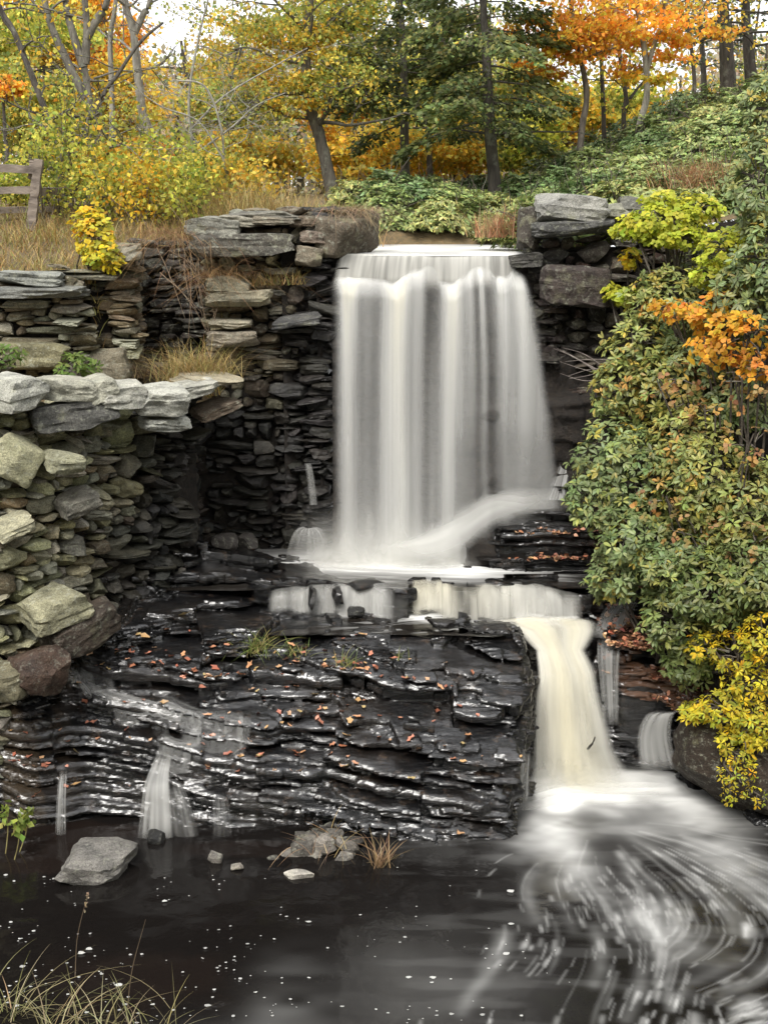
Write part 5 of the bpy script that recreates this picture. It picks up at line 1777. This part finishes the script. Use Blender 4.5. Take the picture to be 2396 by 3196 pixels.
tree('maple_tree', 'dark straight stemmed maple between the bowed and the leaning ones', [[(1885, 470), (1882, 350), (1876, 200), (1870, 0)]], 25, .065, DARKB, 232, nl=6, limb=(.8, 1.5), depth=1, z0=.5, leaf=YEL, leaf_n=900, top=3, extra=[(1880, 130, 25, .7, .4, 700, ORA)])
tree('maple_tree', 'dark maple with a low fork beside the leaning pale one', [[(1945, 460), (1946, 350), (1952, 300), (1935, 200), (1930, 60)], [(1950, 330), (1985, 280), (2010, 250)]], 24.5, .065, DARKB, 233, nl=6, limb=(.8, 1.5), depth=1, z0=.45, leaf=YGR, leaf_n=700, top=3)
tree('maple_tree', 'orange topped maple by the corner hemlocks', [[(2160, 420), (2165, 250), (2150, 100), (2140, 0)]], 26, .06, DARKB, 234, nl=6, limb=(.8, 1.5), depth=1, z0=.5, leaf=GLD, leaf_n=300, top=3, extra=[(2250, 90, 25.5, .5, .2, 300, ORA), (2150, 30, 26, .5, .3, 250, GLD)])
# yellow and gold understorey behind
UND = [(1130, 480, 28, 1.0, .8, GLD, 'gold leaved understorey tree behind the leaning tree'), (1250, 560, 30, 1.0, .6, GLD, 'golden low tree behind the grey hemlock foot'), (1420, 470, 29, 1.2, .6, GLD, 'golden understorey tree between the hemlock trunks'),
       (1650, 430, 27, .9, .6, YGR, 'yellow green sapling crown right of the thick hemlock'), (1760, 380, 28, .9, .6, YEL, 'yellow sapling crown behind the bowed maple'), (1930, 350, 29, .9, .5, YGR, 'yellow green crown behind the dark maple stems'),
       (2100, 380, 27, .8, .35, YEL, 'low yellow crown on the slope by the leaning maple'), (1640, 300, 32, 1.0, .7, MIXG, 'olive tree far behind the thick hemlock'), (1350, 300, 33, 1.4, 1.0, MIXG, 'olive crown far behind the two hemlocks'),
       (70, 120, 30, 1.5, 1.0, YGR, 'yellow green tree at the far left behind the leaning trunk'), (60, 330, 28, 1.0, .9, MIXG, 'olive green tree behind the fence'), (130, 60, 33, 1.4, 1.0, GLD, 'gold tree high behind the leaning trunk'), (330, 90, 33, 1.0, 1.0, ORA, 'orange tree behind the forked grey one'),
       (400, 300, 32, 1.0, .9, GLD, 'gold tree behind the crooked pale trunk'), (420, 480, 24, .6, .35, ORA, 'small orange bush like tree among the yellow shrubs'), (780, 500, 25, .9, .5, GLD, 'golden low tree under the leaning one, left side'), (720, 330, 33, 1.1, .8, MIXG, 'olive tree deep behind the bare saplings'), (10, 280, 24, .3, .2, ORA, 'orange sprig crown at the left picture edge')]
for i, (px, py, d, rx, rz, pal, lab) in enumerate(UND):
    r = np.random.default_rng(600 + i)
    c = pw(px, py, d)
    gz = float(ground_z(c[0], c[1]))
    root = thing('understorey_tree', lab, 'tree', (c[0], c[1], gz))
    mb = MB()
    V, F = tube(smooth_path([(c[0] + .1, c[1], gz - .2), (c[0], c[1], (gz + c[2]) / 2), c + (0, 0, rz * .7)], 12), np.linspace(.06, .02, 12), 7)
    mb.add(V, F, DARKB)
    tips = []
    for k in range(7): limb_set(mb, c + (0, 0, -rz * r.uniform(-.2, .8)), r.normal(size=3) + (0, 0, .5), rx * .9, .02, r, 1, tips, DARKB)
    mb.build('trunk', BARK, root)
    cb = MB()
    cloud(cb, c, (rx, rx * .8, rz), int(3600 * rx), r, pal, .1 + .003 * (d - 24), sub=34, spread=.24, flat=.5)
    cb.build('crown', LEAF, root)

# far wood, one mass with hazy distance painted into its leaf colours
r = np.random.default_rng(66)
mb = MB()
for i in range(190):
    x = r.uniform(-26, 26)
    y = r.uniform(38, 62)
    q = x / y
    hgt = 6 + y * (.125 + r.normal(0, .012))
    if -.19 < q < -.105: hgt = 6 + y * (.088 + r.normal(0, .01))
    if .1 < q < .24: hgt = 6 + y * (.07 + r.normal(0, .012))
    V, F = tube([(x, y, 5.5), (x + r.normal(0, .3), y, hgt)], [.14, .04], 5)
    mb.add(V, F, (.1, .085, .07, 0))
    pal = [HAZ, GLD, MIXG, HAZ, DGR, YGR][r.integers(6)]
    cloud(mb, (x, y, (hgt + 6.2) / 2), (2.0, 1.5, (hgt - 5.6) / 2), 800, r, pal, .2, sub=34, spread=.22, flat=.6)
tag(mb.build('far_wood', LEAF), kind='stuff')
mb = MB()  # unseen trees round the camera, added to darken rock faces and their reflections
for i in range(46):
    a_ = radians(-118 + 236 * i / 45) + r.normal(0, .03)
    rad_ = r.uniform(15, 21)
    x, y = sin(a_) * rad_, -cos(a_) * rad_ + 3
    hgt = r.uniform(12, 17)
    V, F = tube([(x, y, -.5), (x, y, hgt)], [.3, .08], 6)
    mb.add(V, F, (.08, .07, .06, 0))
    cloud(mb, (x, y, hgt * .5 + .5), (2.4, 2.0, hgt * .52), 900, r, [GLD, MIXG, HEM, HEM, DGR][r.integers(5)], .42, sub=40, spread=.22, flat=.8)
tag(mb.build('unseen_shade_woods', LEAF), kind='stuff')

BRIGHT[0] = 1.0
# ================================================================== SHRUBS
def whorl_bush(name, label, blobs, pal, seed, dens=1.0, lsize=.088, nleaf=(6, 10), mat=GLOSSY, tpl=L_RHODO, cat='shrub', group=None, stemc=(.09, .075, .06, 0), loose=1.0, foot=None):
    """blobs: (px, py, d, radius x, radius y, radius z); leaves in whorls at the twig ends, facing out"""
    r = np.random.default_rng(seed)
    c0 = pw(*blobs[0][:3])
    base = np.asarray(foot) if foot is not None else c0 - (0, -.3, blobs[0][5])
    root = thing(name, label, cat, base)
    sm, fm = MB(), MB()
    for (px, py, d, rx, ry, rz) in blobs:
        c = pw(px, py, d)
        n = int(dens * 140 * (rx * rz + rx * ry) / .18)
        s = unit(r.normal(size=(n, 3)))
        sh = r.uniform(.45, 1, n) ** .4
        lump = 1 + .28 * fb3(s[:, 0] * 2.2, s[:, 1] * 2.2, s[:, 2] * 2.2, seed, 2)
        pos = c + s * (sh * lump)[:, None] * (rx, ry, rz)
        out = unit(s * .8 + (0, -.25, .75) + r.normal(0, .3, (n, 3)) * loose)
        for k in range(0, n, 5):
            q = c + (pos[k] - c) * .25
            V, F = tube(smooth_path([q, (q + pos[k]) / 2 + r.normal(0, .04, 3), pos[k]], 5), np.linspace(.008, .003, 5), 4)
            sm.add(V, F, stemc)
        for k in range(3):
            q = c + r.normal(0, .3, 3) * (rx, ry, rz)
            V, F = tube(smooth_path([base + r.normal(0, .06, 3), (base + q) / 2 + r.normal(0, .08, 3), q], 8), np.linspace(.018, .008, 8), 5)
            sm.add(V, F, stemc)
        m = r.integers(nleaf[0], nleaf[1], n)
        idx = np.repeat(np.arange(n), m)
        M = len(idx)
        az = r.uniform(0, 2 * pi, M)
        a = unit(np.cross(out, (0, 0, 1.)) + 1e-3)
        b = np.cross(out, a)
        rad = a[idx] * np.cos(az)[:, None] + b[idx] * np.sin(az)[:, None]
        dirs = unit(rad + out[idx] * r.uniform(-.15, .5, M)[:, None] + (0, 0, -.12))
        nrm = unit(out[idx] + r.normal(0, .2, (M, 3)))
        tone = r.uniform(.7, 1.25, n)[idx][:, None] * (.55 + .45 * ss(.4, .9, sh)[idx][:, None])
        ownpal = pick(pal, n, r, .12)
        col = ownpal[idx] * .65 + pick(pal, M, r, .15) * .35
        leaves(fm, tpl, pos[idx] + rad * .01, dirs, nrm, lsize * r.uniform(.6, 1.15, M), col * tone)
    sm.build('stems', BARK, root)
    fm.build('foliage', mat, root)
    return root


RHO = [((.17, .22, .085), 4), ((.22, .275, .11), 3), ((.12, .165, .06), 2), ((.3, .3, .07), 1.5), ((.5, .36, .05), .4)]
RHY = [((.19, .225, .07), 4), ((.27, .28, .075), 3), ((.44, .34, .06), .9), ((.56, .27, .06), .35)]
AZO = [((.72, .36, .04), 4), ((.72, .5, .05), 3), ((.62, .24, .06), 2)]
AZP = [((.5, .27, .13), 3), ((.56, .3, .1), 2), ((.28, .26, .1), 3), ((.48, .36, .09), 2)]
YGS = [((.52, .55, .05), 4), ((.4, .46, .06), 3), ((.64, .58, .08), 1)]
YLS = [((.78, .56, .03), 4), ((.62, .55, .05), 3), ((.78, .42, .03), 1), ((.36, .4, .06), 3.5), ((.5, .5, .07), 2)]
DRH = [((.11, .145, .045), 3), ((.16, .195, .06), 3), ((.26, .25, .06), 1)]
foot = np.array((3.1, 13.9, 1.7))
whorl_bush('rhododendron', 'silvery green rhododendron pushing out toward the fall, about half way up', [(1900, 1420, 14.0, .38, .4, .45), (1880, 1560, 13.8, .36, .35, .35), (1990, 1490, 13.7, .45, .4, .5)], RHO, 1, 1.0, foot=foot)
whorl_bush('rhododendron', 'broad rhododendron with fresh green rosettes below the silvery one', [(2000, 1680, 13.4, .5, .4, .38), (1930, 1800, 13.5, .35, .35, .26), (2120, 1760, 13.1, .5, .4, .38)], RHO, 2, 1.0, foot=(3.0, 13.6, 1.2))
whorl_bush('rhododendron', 'rhododendron with yellowing leaves below the lime sapling', [(1990, 1080, 14.5, .36, .4, .36), (1930, 1210, 14.4, .33, .35, .36), (2080, 1200, 14.1, .42, .4, .42), (2060, 930, 14.6, .4, .35, .34)], RHY, 3, .95, foot=(3.2, 14.4, 2.2))
whorl_bush('rhododendron', 'tall grey green rhododendron along the picture edge above the orange azalea', [(2365, 560, 13.6, .3, .3, .5), (2380, 800, 13.5, .3, .3, .5), (2330, 900, 13.6, .35, .3, .36), (2400, 340, 14.4, .3, .3, .5)], RHO, 4, 1.0, foot=(4.3, 14.0, 3.2))
whorl_bush('rhododendron', 'dense small leaved shrub in the middle of the right hand thicket', [(2200, 1500, 13.2, .5, .4, .5), (2330, 1590, 13.0, .45, .4, .5), (2160, 1350, 13.6, .45, .4, .35)], RHY, 5, 1.15, .09, foot=(3.5, 13.6, 2.0))
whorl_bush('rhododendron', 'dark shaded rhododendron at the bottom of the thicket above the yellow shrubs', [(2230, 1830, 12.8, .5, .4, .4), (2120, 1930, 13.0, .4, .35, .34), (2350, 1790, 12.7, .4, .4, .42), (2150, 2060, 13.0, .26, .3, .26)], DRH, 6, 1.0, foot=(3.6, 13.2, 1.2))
whorl_bush('rhododendron', 'rhododendron behind the azaleas with upright green shoots', [(2180, 1130, 14.0, .42, .4, .3), (2310, 1240, 13.5, .4, .4, .38), (2150, 1000, 14.3, .4, .35, .25)], RHO, 7, .9, foot=(3.8, 14.2, 3.0))
whorl_bush('azalea', 'bright orange azalea branch reaching left above the thicket', [(2150, 975, 13.75, .34, .25, .12), (2240, 1000, 13.55, .3, .25, .14), (2080, 960, 13.9, .2, .2, .09), (2260, 930, 13.7, .2, .2, .1)], AZO, 8, .4, .065, (5, 9), LEAF, L_BROAD, foot=(3.8, 14.1, 3.3))
whorl_bush('azalea', 'bright orange azalea at the picture edge, the larger one', [(2330, 1050, 13.05, .36, .3, .22), (2250, 1100, 13.2, .3, .2, .14), (2390, 1130, 12.9, .26, .2, .2), (2200, 1070, 13.4, .2, .15, .12)], AZO, 9, .4, .068, (5, 9), LEAF, L_BROAD, foot=(3.9, 13.6, 2.6))
whorl_bush('azalea', 'pinkish orange twiggy azalea under the bright orange ones', [(2120, 1180, 13.6, .3, .25, .14), (2330, 1190, 12.9, .3, .25, .16), (2230, 1290, 13.2, .34, .25, .18), (2140, 1260, 13.4, .16, .2, .12)], AZP, 10, .22, .06, (4, 7), LEAF, L_BROAD, foot=(3.6, 13.6, 2.4))
whorl_bush('azalea', 'rusty twiggy shrub in the lower middle of the thicket', [(2070, 1560, 13.05, .3, .22, .22), (2180, 1680, 12.9, .4, .25, .26), (2340, 1390, 12.7, .3, .25, .2), (2350, 1700, 12.6, .3, .25, .2)], AZP, 11, .2, .055, (4, 7), LEAF, L_BROAD, foot=(3.5, 13.3, 1.8))
whorl_bush('sapling', 'lime yellow sapling spreading in front of the right hand wall top', [(2080, 690, 14.7, .48, .3, .16), (1990, 720, 14.8, .3, .25, .1), (2180, 650, 14.8, .3, .25, .14), (2110, 740, 14.6, .4, .25, .1), (2060, 630, 14.9, .2, .2, .12)], YGS, 12, 1.3, .055, (5, 9), LEAF, L_BROAD, foot=(3.2, 14.8, 4.6))
whorl_bush('sapling', 'lime yellow sapling right below the spreading one', [(2280, 790, 14.1, .34, .3, .24), (2230, 860, 14.2, .26, .25, .16), (2330, 740, 14.0, .22, .2, .16)], YGS, 13, 1.2, .05, (5, 9), LEAF, L_BROAD, foot=(3.8, 14.3, 4.0))
whorl_bush('sapling', 'small lime sprig sticking out toward the fall at wall mid height', [(1945, 925, 14.9, .2, .2, .09), (1905, 905, 15.0, .1, .1, .05)], YGS, 14, 1.3, .07, (5, 8), LEAF, L_BROAD, foot=(2.9, 15.0, 4.0))
whorl_bush('sapling', 'tiny golden sprig on the right hand wall', [(1965, 800, 15.05, .1, .1, .1)], YLS, 15, 1.3, .07, (5, 8), LEAF, L_BROAD, foot=(2.9, 15.2, 4.9))
whorl_bush('yellow_shrub', 'bright yellow shrub at the lower right bank, upper clump', [(2290, 2040, 12.5, .26, .25, .22), (2200, 2020, 12.6, .18, .2, .14), (2380, 1990, 12.4, .26, .25, .24), (2330, 2130, 12.4, .26, .25, .16)], YLS, 16, .8, .068, (5, 9), LEAF, foot=(3.7, 12.7, 1.0))
whorl_bush('yellow_shrub', 'golden yellow shrub overhanging the dark rock, middle clump', [(2260, 2210, 12.3, .34, .25, .14), (2360, 2260, 12.2, .28, .25, .22), (2170, 2220, 12.4, .18, .2, .08), (2310, 2310, 12.2, .26, .22, .12)], YLS, 17, .85, .068, (5, 9), LEAF, foot=(3.7, 12.6, .8))
whorl_bush('yellow_shrub', 'wispy yellow sprays hanging down over the dark rock', [(2300, 2420, 12.0, .18, .15, .1), (2360, 2480, 12.0, .12, .12, .08), (2270, 2480, 12.0, .08, .1, .08), (2300, 2360, 12.1, .16, .15, .1)], YLS, 18, .9, .05, (4, 7), LEAF, foot=(3.6, 12.5, .7))
whorl_bush('yellow_shrub', 'bright yellow bush at the edge of the upper left wall', [(300, 735, 15.7, .26, .24, .24), (325, 800, 15.5, .24, .2, .16), (280, 690, 15.9, .2, .2, .18), (350, 820, 15.45, .14, .14, .1)], YLS, 19, 1.1, .06, (5, 9), LEAF, L_BROAD, foot=(-3.4, 15.9, 5.05))
# filler twigs of dark understorey behind the thicket so that it does not read as holes
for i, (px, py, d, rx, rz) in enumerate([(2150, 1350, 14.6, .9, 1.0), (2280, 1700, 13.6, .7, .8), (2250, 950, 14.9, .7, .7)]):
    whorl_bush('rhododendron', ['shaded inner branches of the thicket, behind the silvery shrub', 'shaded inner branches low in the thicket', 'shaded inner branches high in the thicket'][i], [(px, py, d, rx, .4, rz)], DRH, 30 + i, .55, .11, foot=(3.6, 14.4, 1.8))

# small bare twigs reaching over the wet stones beside the fall
mb = MB()
r = np.random.default_rng(19)
for k in range(9):
    a, b = pw(1900 + r.uniform(-20, 40), 1150 + r.uniform(-40, 60), 14.7), pw(1720 + r.uniform(0, 60), 1130 + r.uniform(-50, 60), 14.9)
    V, F = tube(smooth_path([a, (a + b) / 2 + r.normal(0, .04, 3), b], 9), np.linspace(.005, .0015, 9), 4)
    mb.add(V, F, (.28, .24, .22, 0))
tag(mb.build('bare_twigs', BARK), 'pale bare twigs reaching over the wet stones beside the fall', 'branch')
# creeping plants on the terrace wall foot
for i, (px, py, d, lab) in enumerate([(240, 1140, 14.2, 'green ferny weed at the foot of the upper wall behind the capstones'), (10, 1115, 13.8, 'bright green leafy weed at the left picture edge behind the capstones')]):
    whorl_bush('weed', lab, [(px, py, d, .22, .15, .12)], [((.14, .22, .05), 3), ((.22, .26, .07), 1)], 90 + i, .8, .09, (4, 7), LEAF, cat='plant', foot=pw(px, py + 30, d))

BRIGHT[0] = 1.4
# yellow shrubs over the terrace
SHR = [(150, 560, 20.5, .55, .6, YGR), (230, 480, 21.5, .6, .6, YGR), (330, 600, 20, .55, .5, YGR), (400, 560, 21, .5, .45, YEL), (460, 610, 19.5, .45, .4, YEL), (560, 560, 20, .55, .5, YGR), (600, 620, 19, .4, .35, YGR), (660, 560, 20.5, .55, .5, MIXG), (740, 600, 19.5, .4, .35, GLD), (520, 480, 22, .5, .5, YGR), (60, 600, 21.5, .5, .35, YGR)]
SLAB = ['yellow green shrub just right of the fence post', 'tall yellow green shrub below the forked grey tree', 'yellow green shrub in front of the forked tree foot', 'yellow shrub left of the crooked tree foot', 'low bright yellow shrub at the terrace edge', 'leafy yellow green shrub under the crooked trunk', 'low yellow green shrub above the niche', 'olive shrub beside the tall grass', 'golden shrub merging into the tall grass', 'yellow green shrub behind the crooked trunk', 'green shrub seen through the fence rails']
for i, (px, py, d, rx, rz, pal) in enumerate(SHR):
    r = np.random.default_rng(700 + i)
    c = pw(px, py, d)
    gz = float(ground_z(c[0], c[1]))
    root = thing('shrub', SLAB[i], 'shrub', (c[0], c[1], gz))
    mb, tips = MB(), []
    for k in range(10):
        limb_set(mb, (c[0] + r.normal(0, .1), c[1] + r.normal(0, .1), gz - .05), (r.normal(0, .35), r.normal(0, .35), 1), (c[2] + rz - gz) * r.uniform(.6, 1.05), .014, r, 1, tips, (.12, .1, .08, 0), kink=.1)
    mb.build('stems', BARK, root)
    T = np.array(tips)
    cb = MB()
    n = 1300
    k = r.integers(0, len(T), n)
    leaves(cb, L_SMALL, T[k] + r.normal(0, .13, (n, 3)), rand_dirs(n, r, -.1), rand_dirs(n, r, .8), .075 * r.uniform(.6, 1.3, n), pick(pal, n, r) * r.uniform(.75, 1.2, len(T))[:, None][k])
    cb.build('foliage', LEAF, root)

# rhododendrons of the far bank: four plants, copied over the slope
proto = []
for v in range(4):
    r = np.random.default_rng(800 + v)
    root = thing('bank_shrub', 'low evergreen shrub massed on the far slope', 'shrub', (0, 0, 0), 'evergreen shrubs massed on the far slope')
    mb, tips = MB(), []
    for k in range(7): limb_set(mb, (0, 0, -.1), (r.normal(0, .8), r.normal(0, .8), 1), .7, .014, r, 1, tips, (.08, .065, .05, 0))
    mb.build('stems', BARK, root)
    fm = MB()
    n = 820
    s = unit(r.normal(size=(n, 3)))
    s[:, 2] = np.abs(s[:, 2])
    lump = 1 + .3 * fb3(s[:, 0] * 2, s[:, 1] * 2, s[:, 2] * 2, v, 2)
    pos = s * (r.uniform(.5, 1, (n, 1)) ** .4 * lump[:, None]) * (.62, .62, .5)
    out = unit(s + (0, 0, .8) + r.normal(0, .3, (n, 3)))
    idx = np.repeat(np.arange(n), 7)
    M = len(idx)
    az = r.uniform(0, 2 * pi, M)
    a = unit(np.cross(out, (0.1, 0, 1.)))
    b = np.cross(out, a)
    rad = a[idx] * np.cos(az)[:, None] + b[idx] * np.sin(az)[:, None]
    pal = [[((.15, .2, .07), 3), ((.22, .26, .08), 2)], [((.11, .16, .06), 3), ((.09, .13, .05), 2)], [((.24, .26, .085), 3), ((.32, .29, .1), 1), ((.16, .19, .07), 2)], [((.19, .24, .085), 3), ((.27, .28, .1), 1)]][v]
    leaves(fm, L_RHODO, pos[idx], unit(rad + out[idx] * .3), unit(out[idx] + r.normal(0, .25, (M, 3))), .078 * r.uniform(.6, 1.2, M), pick(pal, M, r, .2) * r.uniform(.7, 1.25, n)[idx][:, None])
    fm.build('foliage', GLOSSY, root)
    proto.append(root)


def dup(root, loc, rz, s, label=None, group=None):
    c = root.copy()
    COL.objects.link(c)
    c.location, c.rotation_euler, c.scale = loc, (0, 0, rz), s
    if label: c['label'] = label
    for ch in root.children:
        k = ch.copy()
        COL.objects.link(k)
        k.parent = c
    return c


r = np.random.default_rng(15)
spots = []
for gx in np.arange(-.8, 9.5, .78):
    for gy in np.arange(19.2, 25.5, .85):
        x, y = gx + r.normal(0, .2), gy + r.normal(0, .2)
        lim = 19.0 if x < 2 else 17.5
        if x * 1.0 < -.6: continue
        spots.append((x, y))
for gx in np.arange(2.2, 7.5, .72):
    for gy in np.arange(16.6, 19.2, .75):
        x, y = gx + r.normal(0, .15), gy + r.normal(0, .15)
        spots.append((x, y))
for i, (x, y) in enumerate(spots):
    v = int(r.integers(4)) if y < 22.5 else int(r.integers(2))
    s = r.uniform(.8, 1.25)
    if i < 4:
        o = proto[i]
        o.location, o.rotation_euler, o.scale = (x, y, float(ground_z(x, y))), (0, 0, r.uniform(0, 6)), (s, s, s * r.uniform(.8, 1.2))
    else:
        dup(proto[v], (x, y, float(ground_z(x, y))), r.uniform(0, 6.28), (s, s, s * r.uniform(.8, 1.2)))
# rusty brush at the wall heads beside the crest
for i, (px, py, d, lab) in enumerate([(1590, 710, 16.6, 'rust red brush at the right end of the crest'), (2180, 560, 17.0, 'brown bare brush on the slope above the right hand wall')]):
    grass_clump('brush', lab, pw(px, py + 30, d), 700, .5 if i == 0 else .6, .6, [((.24, .13, .07), 3), ((.3, .15, .08), 2), ((.2, .16, .08), 2)], 120 + i, .005, .6, 'plant', rad=.2 + .1 * i)

# ================================================================== LIGHT
w = bpy.data.worlds.new('World')
scene.world = w
w.use_nodes = True
nt = w.node_tree
nt.nodes.clear()
EL, AZ = radians(52), radians(200)
sky = nt.nodes.new('ShaderNodeTexSky')
sky.sky_type = 'NISHITA'
sky.sun_disc = False
sky.sun_elevation = EL
sky.sun_rotation = AZ
sky.air_density = 1.0
sky.dust_density = 6.0
sky.ozone_density = 1.0
hs = nt.nodes.new('ShaderNodeHueSaturation')
hs.inputs['Saturation'].default_value = .2
hs.inputs['Value'].default_value = 1.6
bg = nt.nodes.new('ShaderNodeBackground')
bg.inputs['Strength'].default_value = .15
ow = nt.nodes.new('ShaderNodeOutputWorld')
nt.links.new(sky.outputs[0], hs.inputs['Color'])
cloudc = mixc(nt, .6, hs.outputs[0], (13.8, 13.9, 14.1))
nt.links.new(cloudc, bg.inputs[0])
nt.links.new(bg.outputs[0], ow.inputs[0])
sd = bpy.data.lights.new('sun', 'SUN')
sd.energy = 3.3
sd.angle = radians(25)
sd.color = (1, .96, .9)
so = bpy.data.objects.new('sun', sd)
COL.objects.link(so)
from mathutils import Vector
dv = Vector((sin(AZ) * cos(EL), cos(AZ) * cos(EL), sin(EL)))
so.rotation_euler = dv.to_track_quat('Z', 'Y').to_euler()
so.location = (0, -10, 30)

scene.view_settings.view_transform = 'Standard'
scene.view_settings.look = 'None'
scene.view_settings.exposure = 0
scene.cycles.max_bounces = 6
scene.cycles.diffuse_bounces = 3
scene.cycles.glossy_bounces = 3
scene.cycles.transmission_bounces = 4
scene.cycles.transparent_max_bounces = 24
scene.cycles.use_denoising = True
